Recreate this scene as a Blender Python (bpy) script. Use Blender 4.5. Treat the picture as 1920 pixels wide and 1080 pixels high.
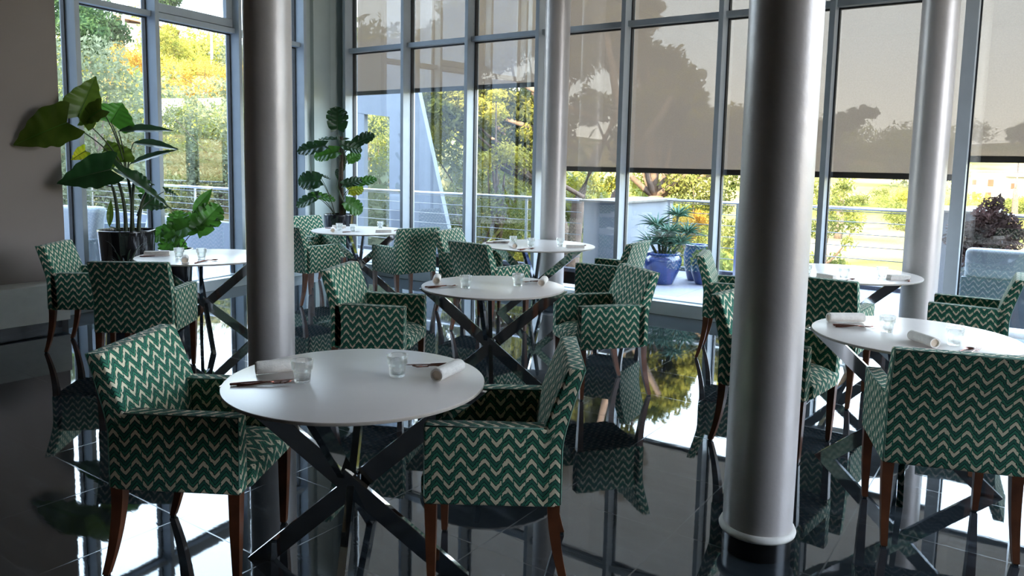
import bpy, bmesh, math, random
import numpy as np
from mathutils import Vector, Matrix
PI = math.pi
for o in list(bpy.data.objects): bpy.data.objects.remove(o)
S = bpy.context.scene; C = S.collection

# ------------------------------------------------------------------ camera
cam_d = bpy.data.cameras.new('camera'); cam = bpy.data.objects.new('camera', cam_d); C.objects.link(cam)
ax = Vector((0.81984456, 0.57223741, 0.01998111)); up = Vector((-0.07810885, 0.07720024, 0.99395127)); fw = Vector((-0.56723356, 0.81644624, -0.107989))
M = Matrix((ax, up, -fw)).transposed().to_4x4(); M.translation = Vector((0, 0, 1.58))
cam.matrix_world = M
cam_d.sensor_width = 36; cam_d.lens = 1423 / 1920 * 36; cam_d.shift_y = -(540 - 462.2) / 1920
cam_d.clip_end = 2000; cam_d.clip_start = .05
S.camera = cam

# ------------------------------------------------------------------ sky, sun, exposure
S.view_settings.view_transform = 'Standard'; S.view_settings.look = 'None'
S.view_settings.exposure = 1.65; S.view_settings.gamma = 1.0
S.view_settings.use_curve_mapping = False
S.cycles.use_denoising = True
S.cycles.max_bounces = 12; S.cycles.diffuse_bounces = 5; S.cycles.glossy_bounces = 5
S.cycles.transmission_bounces = 8; S.cycles.transparent_max_bounces = 24
S.cycles.caustics_reflective = False; S.cycles.caustics_refractive = False
S.cycles.sample_clamp_indirect = 12

class NT:
    def __init__(s, tree): s.t = tree; s.n = tree.nodes; s.l = tree.links
    def node(s, kind, **kw):
        n = s.n.new(kind)
        for k, v in kw.items():
            if k.startswith('i_'):
                key = k[2:]; key = int(key) if key.isdigit() else key.replace('_', ' ')
                n.inputs[key].default_value = v
            else: setattr(n, k, v)
        return n
    def link(s, a, b): s.l.new(a, b)
    def math(s, op, a, b=None, c=None):
        n = s.n.new('ShaderNodeMath'); n.operation = op
        for i, v in enumerate((a, b, c)):
            if v is None: continue
            if hasattr(v, 'is_linked'): s.link(v, n.inputs[i])
            else: n.inputs[i].default_value = v
        return n.outputs[0]
    def mix(s, fac, a, b):
        n = s.n.new('ShaderNodeMix'); n.data_type = 'RGBA'
        for i, v in ((0, fac), (6, a), (7, b)):
            if hasattr(v, 'is_linked'): s.link(v, n.inputs[i])
            elif i: n.inputs[i].default_value = (*v, 1)
            else: n.inputs[i].default_value = v
        return n.outputs[2]
    def ramp(s, fac, stops):
        n = s.n.new('ShaderNodeValToRGB'); e = n.color_ramp.elements
        while len(e) < len(stops): e.new(.5)
        for k, (p, c) in enumerate(stops): e[k].position = p; e[k].color = (*c, 1)
        s.link(fac, n.inputs[0]); return n.outputs[0]

W = bpy.data.worlds.new('sky'); S.world = W; W.use_nodes = True
w = NT(W.node_tree); w.n.clear()
tc = w.node('ShaderNodeTexCoord'); sep = w.node('ShaderNodeSeparateXYZ'); w.link(tc.outputs['Generated'], sep.inputs[0])
colr = w.ramp(w.math('MULTIPLY_ADD', sep.outputs[2], .5, .5), [(0.0, (.25, .23, .2)), (.49, (.45, .44, .40)), (.515, (.95, .93, .90)), (.58, (.70, .80, .95)), (.75, (.72, .86, 1.05)), (1.0, (.45, .62, .95))])
bg = w.node('ShaderNodeBackground'); w.link(colr, bg.inputs[0]); bg.inputs[1].default_value = 4.6
wo = w.node('ShaderNodeOutputWorld'); w.link(bg.outputs[0], wo.inputs[0])
sd = bpy.data.lights.new('sun', 'SUN'); sd.energy = 11.0; sd.color = (1, .80, .50); sd.angle = .012
sun = bpy.data.objects.new('sun', sd); C.objects.link(sun)
sun.rotation_mode = 'QUATERNION'; sun.rotation_quaternion = Vector((-.06, .77, -.64)).to_track_quat('-Z', 'Y')

# ------------------------------------------------------------------ materials
def mat(name):
    m = bpy.data.materials.new(name); m.use_nodes = True; t = NT(m.node_tree); t.n.clear()
    t.out = t.node('ShaderNodeOutputMaterial'); return m, t
def princ(name, col, rough=.5, metal=0, noise=None, bump=0, bscale=20, spec=.5, ior=1.5, coat=0, sheen=0, rvar=0):
    m, t = mat(name); p = t.node('ShaderNodeBsdfPrincipled'); t.link(p.outputs[0], t.out.inputs[0])
    p.inputs['Base Color'].default_value = (*col, 1); p.inputs['Roughness'].default_value = rough
    p.inputs['Metallic'].default_value = metal; p.inputs['IOR'].default_value = ior
    p.inputs['Specular IOR Level'].default_value = spec; p.inputs['Coat Weight'].default_value = coat
    p.inputs['Sheen Weight'].default_value = sheen
    g = t.node('ShaderNodeTexCoord')
    if noise:
        sc, amt = noise; nz = t.node('ShaderNodeTexNoise'); nz.inputs['Scale'].default_value = sc; nz.inputs['Detail'].default_value = 6
        t.link(g.outputs['Object'], nz.inputs[0])
        lo = tuple(max(0, c * (1 - amt)) for c in col); hi = tuple(min(1, c * (1 + amt)) for c in col)
        t.link(t.ramp(nz.outputs[0], [(.3, lo), (.7, hi)]), p.inputs['Base Color'])
    if bump:
        nb = t.node('ShaderNodeTexNoise'); nb.inputs['Scale'].default_value = bscale; nb.inputs['Detail'].default_value = 3
        t.link(g.outputs['Object'], nb.inputs[0]); b = t.node('ShaderNodeBump'); b.inputs['Strength'].default_value = bump; b.inputs['Distance'].default_value = .01
        t.link(nb.outputs[0], b.inputs['Height']); t.link(b.outputs[0], p.inputs['Normal'])
        if rvar: t.link(t.math('MULTIPLY_ADD', nb.outputs[0], rvar, rough - rvar / 2), p.inputs['Roughness'])
    return m
M_ = {}
M_['wall'] = princ('wall_paint', (.26, .22, .20), .8, noise=(2, .04))
M_['white_wall'] = princ('white_wall', (.10, .08, .068), .8, noise=(3, .04))
M_['ceiling'] = princ('ceiling_paint', (.28, .26, .24), .9, noise=(3, .03))
M_['corner'] = princ('corner_panel', (.44, .50, .48), .45, noise=(3, .05))
M_['alu'] = princ('grey_aluminium_paint', (.40, .45, .49), .38, .08, noise=(6, .05))
M_['alu_light'] = princ('pale_aluminium', (.55, .60, .63), .3, .5, noise=(6, .05))
M_['sill'] = princ('pale_sill_paint', (.62, .68, .70), .4, noise=(6, .04))
M_['gasket'] = princ('black_rubber', (.012, .013, .016), .5, noise=(30, .3))
M_['shade_bar'] = princ('shade_bar', (.045, .035, .03), .5, noise=(10, .2))
M_['steel'] = princ('brushed_steel', (.62, .62, .64), .3, .9, noise=(5, .08), bump=.05, bscale=40)
M_['wire_steel'] = princ('thin_steel_rod', (.30, .30, .31), .4, .5, noise=(5, .08))
M_['column'] = princ('galvanised_column', (.52, .485, .47), .40, .28, noise=(4, .07), bump=.14, bscale=26, rvar=.15)
M_['black'] = princ('black_base', (.006, .006, .006), .25, noise=(20, .3))
M_['white_lip'] = princ('white_lip', (.72, .70, .66), .6, noise=(20, .1))
M_['cabinet'] = princ('white_cabinet', (.62, .61, .56), .5, noise=(10, .05))
M_['chrome'] = princ('chrome', (.62, .64, .66), .05, 1.0, noise=(4, .04))
M_['top'] = princ('white_laminate', (.74, .68, .645), .28, noise=(8, .02), spec=.5)
M_['top_edge'] = princ('table_edge', (.45, .40, .35), .5, noise=(20, .1))
M_['wood'] = princ('stained_beech', (.12, .040, .016), .35, noise=(12, .35), coat=.2)
M_['glide'] = princ('black_glide', (.01, .01, .01), .5, noise=(20, .2))
M_['piping'] = princ('green_piping', (.06, .17, .12), .8, noise=(60, .3), sheen=.3)
M_['napkin'] = princ('linen_napkin', (.86, .81, .75), .9, noise=(60, .06), bump=.25, bscale=160)
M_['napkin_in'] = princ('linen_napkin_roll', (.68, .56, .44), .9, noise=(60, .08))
M_['cutlery'] = princ('dark_copper_cutlery', (.20, .075, .055), .22, .75, noise=(20, .15))
M_['pot'] = princ('black_glazed_pot', (.010, .009, .010), .12, noise=(6, .4), coat=.5)
M_['potrim'] = princ('dark_pot_rim', (.03, .025, .03), .15, noise=(6, .3), coat=.5)
M_['soil'] = princ('potting_soil', (.03, .02, .012), 1, noise=(40, .4), bump=.5, bscale=60)
M_['blue'] = princ('blue_glazed_ceramic', (.02, .045, .17), .12, noise=(5, .55), coat=.6, bump=.2, bscale=9)
M_['stem'] = princ('plant_stem', (.035, .05, .02), .6, noise=(14, .4))
M_['stake'] = princ('coir_stake', (.045, .028, .014), .95, noise=(60, .5), bump=.6, bscale=90)
M_['cushion'] = princ('white_cushion', (.42, .45, .48), .8, noise=(20, .04), bump=.1, bscale=120)
M_['sofa_frame'] = princ('grey_sofa_frame', (.16, .19, .22), .5, noise=(10, .08))
M_['render'] = princ('white_render', (.22, .245, .285), .85, noise=(5, .05), bump=.15, bscale=80)
M_['render_grey'] = princ('grey_render', (.15, .16, .175), .85, noise=(4, .08), bump=.15, bscale=60)
M_['cap'] = princ('stone_cap', (.20, .185, .16), .8, noise=(14, .2), bump=.3, bscale=40)
M_['kerb'] = princ('dark_kerb', (.05, .055, .075), .7, noise=(14, .2))
M_['bark'] = princ('pine_bark', (.15, .10, .075), .95, noise=(9, .4), bump=1, bscale=22)
M_['housewall'] = princ('stone_house_wall', (.42, .36, .28), .9, noise=(2, .15))
M_['rooftile'] = princ('clay_roof', (.40, .22, .13), .9, noise=(3, .25))
M_['shutter'] = princ('green_shutter', (.04, .25, .17), .6, noise=(4, .1))
M_['plaster'] = princ('white_plaster', (.45, .40, .34), .9, noise=(.4, .06))
M_['opening'] = princ('dark_opening', (.10, .05, .025), .8, noise=(1, .2))
M_['pole'] = princ('concrete_pole', (.55, .54, .52), .8, noise=(3, .1))
M_['wire'] = princ('power_cable', (.3, .3, .3), .6, noise=(3, .1))

def fabric():
    m, t = mat('chevron_fabric'); p = t.node('ShaderNodeBsdfPrincipled'); t.link(p.outputs[0], t.out.inputs[0])
    uv = t.node('ShaderNodeUVMap'); uv.uv_map = 'UVMap'
    nz = t.node('ShaderNodeTexNoise'); nz.inputs['Scale'].default_value = 60; nz.inputs['Detail'].default_value = 2; t.link(uv.outputs[0], nz.inputs[0])
    sp = t.node('ShaderNodeSeparateXYZ'); t.link(uv.outputs[0], sp.inputs[0])
    x, y = sp.outputs[0], sp.outputs[1]
    j = t.math('MULTIPLY', t.math('SUBTRACT', nz.outputs[0], .5), .010)
    x = t.math('ADD', x, j); y = t.math('ADD', y, j)
    half = .0425
    tri = t.math('SUBTRACT', t.math('DIVIDE', t.math('PINGPONG', x, half), half), .5)
    row = t.math('FRACT', t.math('DIVIDE', t.math('SUBTRACT', t.math('SUBTRACT', y, t.math('MULTIPLY', t.math('GREATER_THAN', tri, 0), .005)), t.math('MULTIPLY', tri, .048)), .054))
    cream = t.math('LESS_THAN', row, .31)
    slit = t.math('GREATER_THAN', t.math('ABSOLUTE', tri), .045)
    cream = t.math('MULTIPLY', cream, slit)
    dk1 = t.math('LESS_THAN', t.math('ABSOLUTE', t.math('SUBTRACT', row, .345)), .045)
    dk2 = t.math('GREATER_THAN', row, .93)
    dk3 = t.math('LESS_THAN', t.math('ABSOLUTE', t.math('SUBTRACT', row, .64)), .035)
    dk = t.math('MAXIMUM', t.math('MAXIMUM', dk1, dk2), dk3)
    band = t.math('GREATER_THAN', row, .64)
    g = t.mix(band, (.040, .235, .140), (.028, .150, .105))
    c = t.mix(dk, g, (.008, .024, .022))
    c = t.mix(cream, c, (.82, .76, .56))
    w2 = t.node('ShaderNodeTexNoise'); w2.inputs['Scale'].default_value = 380; w2.inputs['Detail'].default_value = 2; t.link(uv.outputs[0], w2.inputs[0])
    mm = t.node('ShaderNodeMix'); mm.data_type = 'RGBA'; mm.blend_type = 'MULTIPLY'; mm.inputs[0].default_value = 1
    t.link(c, mm.inputs[6]); t.link(t.ramp(w2.outputs[0], [(.3, (.72, .72, .72)), (.65, (1, 1, 1))]), mm.inputs[7])
    t.link(mm.outputs[2], p.inputs['Base Color']); p.inputs['Roughness'].default_value = .85
    p.inputs['Sheen Weight'].default_value = .12; p.inputs['Specular IOR Level'].default_value = .2
    b = t.node('ShaderNodeBump'); b.inputs['Strength'].default_value = .4; b.inputs['Distance'].default_value = .002
    t.link(t.math('ADD', w2.outputs[0], t.math('MULTIPLY', cream, .8)), b.inputs['Height']); t.link(b.outputs[0], p.inputs['Normal'])
    return m
M_['fabric'] = fabric()

def floor_mat():
    m, t = mat('polished_dark_stone_tiles'); p = t.node('ShaderNodeBsdfPrincipled'); t.link(p.outputs[0], t.out.inputs[0])
    tc = t.node('ShaderNodeTexCoord')
    br = t.node('ShaderNodeTexBrick'); br.offset = 0; br.squash = 1
    for k, v in (('Scale', 1), ('Mortar Size', .0035), ('Mortar Smooth', .1), ('Brick Width', .6), ('Row Height', .6)): br.inputs[k].default_value = v
    br.inputs['Color1'].default_value = (1, 1, 1, 1); br.inputs['Color2'].default_value = (.8, .8, .8, 1)
    t.link(tc.outputs['Object'], br.inputs[0])
    mp = t.node('ShaderNodeMapping'); mp.inputs['Scale'].default_value = (1.2, 5, 1); t.link(tc.outputs['Object'], mp.inputs[0])
    nz = t.node('ShaderNodeTexNoise'); nz.inputs['Scale'].default_value = 3; nz.inputs['Detail'].default_value = 8; nz.inputs['Distortion'].default_value = 1.2
    t.link(mp.outputs[0], nz.inputs[0])
    stone = t.ramp(nz.outputs[0], [(.30, (.010, .013, .016)), (.55, (.022, .028, .034)), (.72, (.050, .060, .070))])
    mm = t.node('ShaderNodeMix'); mm.data_type = 'RGBA'; mm.blend_type = 'MULTIPLY'; mm.inputs[0].default_value = .6
    t.link(stone, mm.inputs[6]); t.link(br.outputs[0], mm.inputs[7])
    col = t.mix(br.outputs['Fac'], mm.outputs[2], (.035, .040, .046))
    t.link(col, p.inputs['Base Color'])
    t.link(t.math('MULTIPLY_ADD', br.outputs['Fac'], .12, .022), p.inputs['Roughness'])
    p.inputs['IOR'].default_value = 1.8; p.inputs['Specular Tint'].default_value = (.80, .90, 1, 1)
    b = t.node('ShaderNodeBump'); b.inputs['Strength'].default_value = .008; b.inputs['Distance'].default_value = .01
    t.link(nz.outputs[0], b.inputs['Height']); t.link(b.outputs[0], p.inputs['Normal'])
    return m
M_['floor'] = floor_mat()

def deck_mat():
    m, t = mat('terrace_tiles'); p = t.node('ShaderNodeBsdfPrincipled'); t.link(p.outputs[0], t.out.inputs[0])
    tc = t.node('ShaderNodeTexCoord'); br = t.node('ShaderNodeTexBrick'); br.offset = 0
    for k, v in (('Scale', 1), ('Mortar Size', .004), ('Brick Width', .6), ('Row Height', .6)): br.inputs[k].default_value = v
    br.inputs['Color1'].default_value = (.29, .29, .335, 1); br.inputs['Color2'].default_value = (.27, .27, .315, 1); br.inputs['Mortar'].default_value = (.11, .11, .13, 1)
    t.link(tc.outputs['Object'], br.inputs[0]); t.link(br.outputs[0], p.inputs['Base Color']); p.inputs['Roughness'].default_value = .55
    return m
M_['deck'] = deck_mat()

def glass_pane():
    m, t = mat('window_glass')
    tr = t.node('ShaderNodeBsdfTransparent'); tr.inputs[0].default_value = (.93, .96, .95, 1)
    gl = t.node('ShaderNodeBsdfGlossy'); gl.inputs['Roughness'].default_value = .0
    fr = t.node('ShaderNodeFresnel'); ge = t.node('ShaderNodeNewGeometry')
    t.link(t.math('MULTIPLY_ADD', ge.outputs['Backfacing'], 1 / 1.95 - 1.95, 1.95), fr.inputs[0])
    f2 = t.math('MINIMUM', t.math('MULTIPLY', fr.outputs[0], 1.0), 1.0)
    mx = t.node('ShaderNodeMixShader'); t.link(f2, mx.inputs[0]); t.link(tr.outputs[0], mx.inputs[1]); t.link(gl.outputs[0], mx.inputs[2])
    t.link(mx.outputs[0], t.out.inputs[0]); return m
M_['pane'] = glass_pane()
def tumbler():
    m, t = mat('tumbler_glass'); g = t.node('ShaderNodeBsdfGlass'); g.inputs['IOR'].default_value = 1.48; g.inputs['Roughness'].default_value = 0
    g.inputs[0].default_value = (.97, .985, .98, 1)
    tr = t.node('ShaderNodeBsdfTransparent'); tr.inputs[0].default_value = (.96, .97, .97, 1); mx = t.node('ShaderNodeMixShader'); mx.inputs[0].default_value = .5
    t.link(tr.outputs[0], mx.inputs[1]); t.link(g.outputs[0], mx.inputs[2]); t.link(mx.outputs[0], t.out.inputs[0]); return m
M_['tumbler'] = tumbler()
def shade_mat():
    m, t = mat('sunscreen_mesh_fabric')
    tr = t.node('ShaderNodeBsdfTransparent'); tr.inputs[0].default_value = (1, .96, .90, 1)
    df = t.node('ShaderNodeBsdfDiffuse'); tl = t.node('ShaderNodeBsdfTranslucent')
    tc = t.node('ShaderNodeTexCoord'); nz = t.node('ShaderNodeTexNoise'); nz.inputs['Scale'].default_value = 90; t.link(tc.outputs['Object'], nz.inputs[0])
    c = t.ramp(nz.outputs[0], [(.3, (.36, .29, .24)), (.7, (.41, .335, .28))])
    t.link(c, df.inputs[0]); t.link(c, tl.inputs[0])
    a = t.node('ShaderNodeMixShader'); a.inputs[0].default_value = .45; t.link(df.outputs[0], a.inputs[1]); t.link(tl.outputs[0], a.inputs[2])
    mx = t.node('ShaderNodeMixShader'); mx.inputs[0].default_value = .19; t.link(a.outputs[0], mx.inputs[1]); t.link(tr.outputs[0], mx.inputs[2])
    t.link(mx.outputs[0], t.out.inputs[0]); return m
M_['shade'] = shade_mat()
def leaf_mat(name, c1, c2, trans=.35, nscale=1.2, gloss=0, rough=.4):
    m, t = mat(name); tc = t.node('ShaderNodeTexCoord'); nz = t.node('ShaderNodeTexNoise'); nz.inputs['Scale'].default_value = nscale; nz.inputs['Detail'].default_value = 4
    t.link(tc.outputs['Object'], nz.inputs[0]); oi = t.node('ShaderNodeObjectInfo')
    f = t.math('ADD', nz.outputs[0], t.math('MULTIPLY', t.math('SUBTRACT', oi.outputs['Random'], .5), .12))
    c = t.ramp(f, [(.35, c1), (.65, c2)])
    df = t.node('ShaderNodeBsdfPrincipled'); df.inputs['Roughness'].default_value = rough if gloss else .7
    df.inputs['Specular IOR Level'].default_value = gloss; df.inputs['Coat Weight'].default_value = 0
    tl = t.node('ShaderNodeBsdfTranslucent'); t.link(c, df.inputs['Base Color']); t.link(c, tl.inputs[0])
    a = t.node('ShaderNodeMixShader'); a.inputs[0].default_value = trans; t.link(df.outputs[0], a.inputs[1]); t.link(tl.outputs[0], a.inputs[2])
    t.link(a.outputs[0], t.out.inputs[0]); return m
LM = {'olive': leaf_mat('olive_leaves', (.12, .14, .07), (.27, .28, .17)), 'dark': leaf_mat('dark_pine_needles', (.03, .06, .025), (.07, .12, .05)),
      'yellow': leaf_mat('sunny_yellow_green_leaves', (.19, .20, .03), (.42, .36, .07)), 'orange': leaf_mat('orange_autumn_leaves', (.38, .19, .035), (.50, .38, .08)),
      'ygreen': leaf_mat('yellow_green_leaves', (.16, .19, .05), (.32, .33, .09)), 'pine': leaf_mat('pine_needles', (.06, .075, .025), (.30, .28, .06), trans=.45, nscale=.9),
      'green': leaf_mat('shrub_leaves', (.07, .09, .025), (.24, .24, .07), nscale=1.0), 'purple': leaf_mat('purple_shrub_leaves', (.035, .035, .028), (.11, .06, .055), .2, 3)}
M_['leaf_dark'] = leaf_mat('deep_green_leaf', (.010, .035, .010), (.020, .062, .018), .25, 6, .5, .32)
M_['leaf_mid'] = leaf_mat('green_leaf', (.035, .12, .012), (.065, .19, .025), .4, 6, .5, .35)
M_['leaf_olive'] = leaf_mat('olive_green_leaf', (.035, .065, .006), (.065, .10, .012), .45, 6, .4, .35)
M_['leaf_yellow'] = leaf_mat('yellow_leaf', (.20, .30, .01), (.42, .36, .02), .5, 6, .3, .4)
M_['aloe'] = leaf_mat('aloe_leaf', (.05, .14, .085), (.12, .26, .17), .15, 5, .4, .45)
M_['snake'] = leaf_mat('spiky_leaf', (.02, .035, .02), (.05, .07, .045), .1, 5, .4, .4)
def ground_mat():
    m, t = mat('hillside_ground'); p = t.node('ShaderNodeBsdfPrincipled'); t.link(p.outputs[0], t.out.inputs[0]); p.inputs['Roughness'].default_value = 1
    p.inputs['Specular IOR Level'].default_value = 0
    tc = t.node('ShaderNodeTexCoord'); nz = t.node('ShaderNodeTexNoise'); nz.inputs['Scale'].default_value = .06; nz.inputs['Detail'].default_value = 8
    t.link(tc.outputs['Object'], nz.inputs[0])
    t.link(t.ramp(nz.outputs[0], [(.38, (.10, .11, .03)), (.5, (.20, .16, .07)), (.66, (.27, .21, .10))]), p.inputs['Base Color']); return m
M_['ground'] = ground_mat()

# ------------------------------------------------------------------ helpers
def tag(o, label=None, cat=None, group=None, kind=None):
    if label: o['label'] = label
    if cat: o['category'] = cat
    if group: o['group'] = group
    if kind: o['kind'] = kind
    return o
def empty(name, loc=(0, 0, 0), rz=0):
    o = bpy.data.objects.new(name, None); o.empty_display_size = .1; o.location = loc; o.rotation_euler = (0, 0, rz); C.objects.link(o); return o
def copy_tree(o, parent=None):
    c = o.copy(); C.objects.link(c)
    if parent: c.parent = parent
    for ch in list(o.children): copy_tree(ch, c)
    return c
def auto_uv(bm):
    uvl = bm.loops.layers.uv.get('UVMap') or bm.loops.layers.uv.new('UVMap')
    for f in bm.faces:
        n = f.normal; a = (abs(n.x), abs(n.y), abs(n.z)); k = a.index(max(a))
        for l in f.loops:
            c = l.vert.co
            l[uvl].uv = (c.y + .013, c.z) if k == 0 else ((c.x, c.z) if k == 1 else (c.x, c.y))
def obj(name, bm, m, parent=None, smooth=False):
    me = bpy.data.meshes.new(name); bm.normal_update(); bm.to_mesh(me); bm.free()
    ms = m if isinstance(m, (list, tuple)) else [m]
    for x in ms: me.materials.append(x)
    if smooth:
        me.shade_smooth()
    o = bpy.data.objects.new(name, me); C.objects.link(o)
    if parent: o.parent = parent
    return o
def sharp(o, ang=35):
    me = o.data; me.shade_smooth()
    try: me.set_sharp_from_angle(angle=math.radians(ang))
    except Exception: pass
    return o
def box(bm, x0, x1, y0, y1, z0, z1, bev=0, seg=2, mi=0, M4=None):
    r = bmesh.ops.create_cube(bm, size=1); vs = r['verts']
    for v in vs: v.co = Vector(((x0 + x1) / 2 + v.co.x * (x1 - x0), (y0 + y1) / 2 + v.co.y * (y1 - y0), (z0 + z1) / 2 + v.co.z * (z1 - z0)))
    fs = list({f for v in vs for f in v.link_faces})
    for f in fs: f.material_index = mi
    if bev:
        es = list({e for v in vs for e in v.link_edges})
        r2 = bmesh.ops.bevel(bm, geom=es, offset=bev, segments=seg, affect='EDGES', profile=.6)
        vs = list({v for f in r2['faces'] for v in f.verts} | {v for v in vs if v.is_valid})
    if M4 is not None: bmesh.ops.transform(bm, matrix=M4, verts=vs)
    return vs
def lathe(bm, prof, n=48, mi=0, cx=0, cy=0):
    rings = []
    for r, z in prof:
        rings.append([bm.verts.new((cx + r * math.cos(2 * PI * k / n), cy + r * math.sin(2 * PI * k / n), z)) for k in range(n)] if r > 1e-6 else [bm.verts.new((cx, cy, z))])
    for a, b in zip(rings, rings[1:]):
        for k in range(n):
            k2 = (k + 1) % n
            if len(a) == 1 and len(b) == 1: continue
            if len(a) == 1: f = bm.faces.new((a[0], b[k2], b[k]))
            elif len(b) == 1: f = bm.faces.new((a[k], a[k2], b[0]))
            else: f = bm.faces.new((a[k], a[k2], b[k2], b[k]))
            f.material_index = mi
def tube(bm, pts, rad, n=8, mi=0, cap=True):
    pts = [Vector(p) for p in pts]; rings = []
    rads = rad if isinstance(rad, (list, tuple)) else [rad] * len(pts)
    up0 = Vector((0, 0, 1))
    for i, p in enumerate(pts):
        d = (pts[min(i + 1, len(pts) - 1)] - pts[max(i - 1, 0)]).normalized()
        u = up0 if abs(d.dot(up0)) < .95 else Vector((1, 0, 0))
        a = d.cross(u).normalized(); b = d.cross(a).normalized()
        rings.append([bm.verts.new(p + rads[i] * (a * math.cos(2 * PI * k / n) + b * math.sin(2 * PI * k / n))) for k in range(n)])
    for A, B in zip(rings, rings[1:]):
        for k in range(n): bm.faces.new((A[k], A[(k + 1) % n], B[(k + 1) % n], B[k])).material_index = mi
    if cap:
        bm.faces.new(rings[0][::-1]).material_index = mi; bm.faces.new(rings[-1]).material_index = mi
def bez(a, b, c, n=10):
    a, b, c = Vector(a), Vector(b), Vector(c)
    return [a * (1 - t) ** 2 + b * 2 * t * (1 - t) + c * t * t for t in [i / n for i in range(n + 1)]]
def prism(bm, poly, y0, y1, axis='y', mi=0):
    # poly in (a,z); extruded along the other horizontal axis
    f = (lambda a, z, q: (a, q, z)) if axis == 'y' else (lambda a, z, q: (q, a, z))
    A = [bm.verts.new(f(a, z, y0)) for a, z in poly]; B = [bm.verts.new(f(a, z, y1)) for a, z in poly]
    n = len(poly)
    for vs in ([A, B[::-1]]): bm.faces.new(vs).material_index = mi
    for k in range(n): bm.faces.new((A[k], A[(k + 1) % n], B[(k + 1) % n], B[k])).material_index = mi
    bmesh.ops.recalc_face_normals(bm, faces=bm.faces)
def fbox(name, x0, x1, y0, y1, z0, z1, m, parent=None, bev=0, kind=None):
    bm = bmesh.new(); box(bm, x0, x1, y0, y1, z0, z1, bev); o = obj(name, bm, m, parent)
    if kind: o['kind'] = kind
    return o
def mesh_np(name, V, F, m):
    me = bpy.data.meshes.new(name); V = np.asarray(V, np.float32); F = np.asarray(F, np.int32); k = F.shape[1]
    me.vertices.add(len(V)); me.vertices.foreach_set('co', V.ravel())
    me.loops.add(F.size); me.loops.foreach_set('vertex_index', F.ravel())
    me.polygons.add(len(F)); me.polygons.foreach_set('loop_start', np.arange(0, F.size, k, dtype=np.int32)); me.polygons.foreach_set('loop_total', np.full(len(F), k, np.int32))
    me.update(calc_edges=True); me.materials.append(m); return me

# ================================================================== ROOM SHELL
ZT = 5.0
def struct(o): o['kind'] = 'structure'; return o
N2 = Vector((-.99066, -.13638, 0)); D2 = Vector((-.13638, .99066, 0)); C2 = 7.4347; A2 = math.atan2(D2.y, D2.x)   # left glass front
def frame2(o): o.matrix_world = Matrix.Translation(N2 * C2) @ Matrix.Rotation(A2, 4, 'Z'); return o      # local x along the front, local y outwards(-)... z up
# local frame of the left front: x = along, y = to the outside
fbox('floor', -8.7, 6.0, -6.0, 7.80, -.12, 0, M_['floor'], kind='structure')
fbox('ceiling', -9.2, 6.3, -6.3, 8.1, ZT, ZT + .25, M_['ceiling'], kind='structure')
fbox('wall_left', -8.2, -7.60, -6.0, 3.47, 0, ZT, M_['wall'], kind='structure')
fbox('wall_back', -8.2, 6.2, -6.2, -6.0, 0, ZT, M_['white_wall'], kind='structure')
bm = bmesh.new()   # right wall, out of view; tall opening added to let in sky light
for y0, y1 in ((-6.0, 3.2), (7.5, 8.0)): box(bm, 6.0, 6.2, y0, y1, 0, ZT)
for y0, y1 in ((3.2, 7.5),): box(bm, 6.0, 6.2, y0, y1, 0, .5); box(bm, 6.0, 6.2, y0, y1, 4.6, ZT)
struct(obj('wall_right', bm, M_['ceiling']))
fbox('wall_sun_block', -26, -8.3, -15, -3.2, -2, 15, M_['render'], kind='structure')  # unseen mass added to keep the sun off the left terrace and olives

# front glass wall (main front, along x)
GY = 7.728
MX = [-8.195, -7.09, -6.01, -4.96, -3.852, -2.768, -1.714, -.60, .48, 1.56, 2.64, 3.72, 4.80, 5.90]
wn = 0
sh_low = {0: 2.515, 1: 2.515, 2: 2.515, 7: 1.675, 8: 1.675}
tn = 0
for k, x in enumerate(MX):
    wd = .05 if k != 7 else .10
    tn += 1
    t_ = empty('trim_%d' % tn, (x, GY, 0)); struct(t_)
    fbox('mullion', -wd / 2, wd / 2, -.165, .0, .14, ZT, M_['alu'], t_, .003)
    fbox('gasket', -wd / 2 - .012, wd / 2 + .012, -.02, .035, .14, ZT, M_['gasket'], t_)
    fbox('outer_cap', -.03, .03, .035, .06, .14, ZT, M_['alu_light'], t_)
tn += 1
sl = empty('trim_%d' % tn, (0, 0, 0)); struct(sl)
fbox('sill', -8.5, 6.0, GY - .19, GY + .1, 0, .142, M_['sill'], sl, .004)
fbox('sill_cap', -8.5, 6.0, GY - .075, GY + .12, .142, .156, M_['alu_light'], sl, .002)
for k in range(len(MX) - 1):
    x0, x1 = MX[k] + .025, MX[k + 1] - .025
    wn += 1
    wd = empty('window_%d' % wn, (0, GY, 0)); struct(wd)
    bm = bmesh.new(); box(bm, x0, x1, -.003, .003, .15, ZT); obj('glass_pane', bm, M_['pane'], wd)
    for zc in (3.09,):
        fbox('transom', x0 - .0, x1, -.10, .0, zc, zc + .06, M_['alu'], wd, .003)
        fbox('transom_gasket', x0, x1, -.015, .03, zc - .012, zc + .072, M_['gasket'], wd)
labs = ['first roller screen from the corner column, pulled to half height', 'roller screen above the slanted white wall, pulled to half height', 'short roller screen just left of the back round column',
 'long roller screen just right of the back round column', 'long roller screen above the blue pots, pine silhouette behind', 'long roller screen partly behind the left edge of the big front column', 'long roller screen just right of the big front column, hills behind', 'roller screen at right edge, ending a little higher', 'roller screen beyond the right edge']
labs[7] = 'roller screen at the far right above the outdoor armchair, ending slightly higher'
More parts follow.
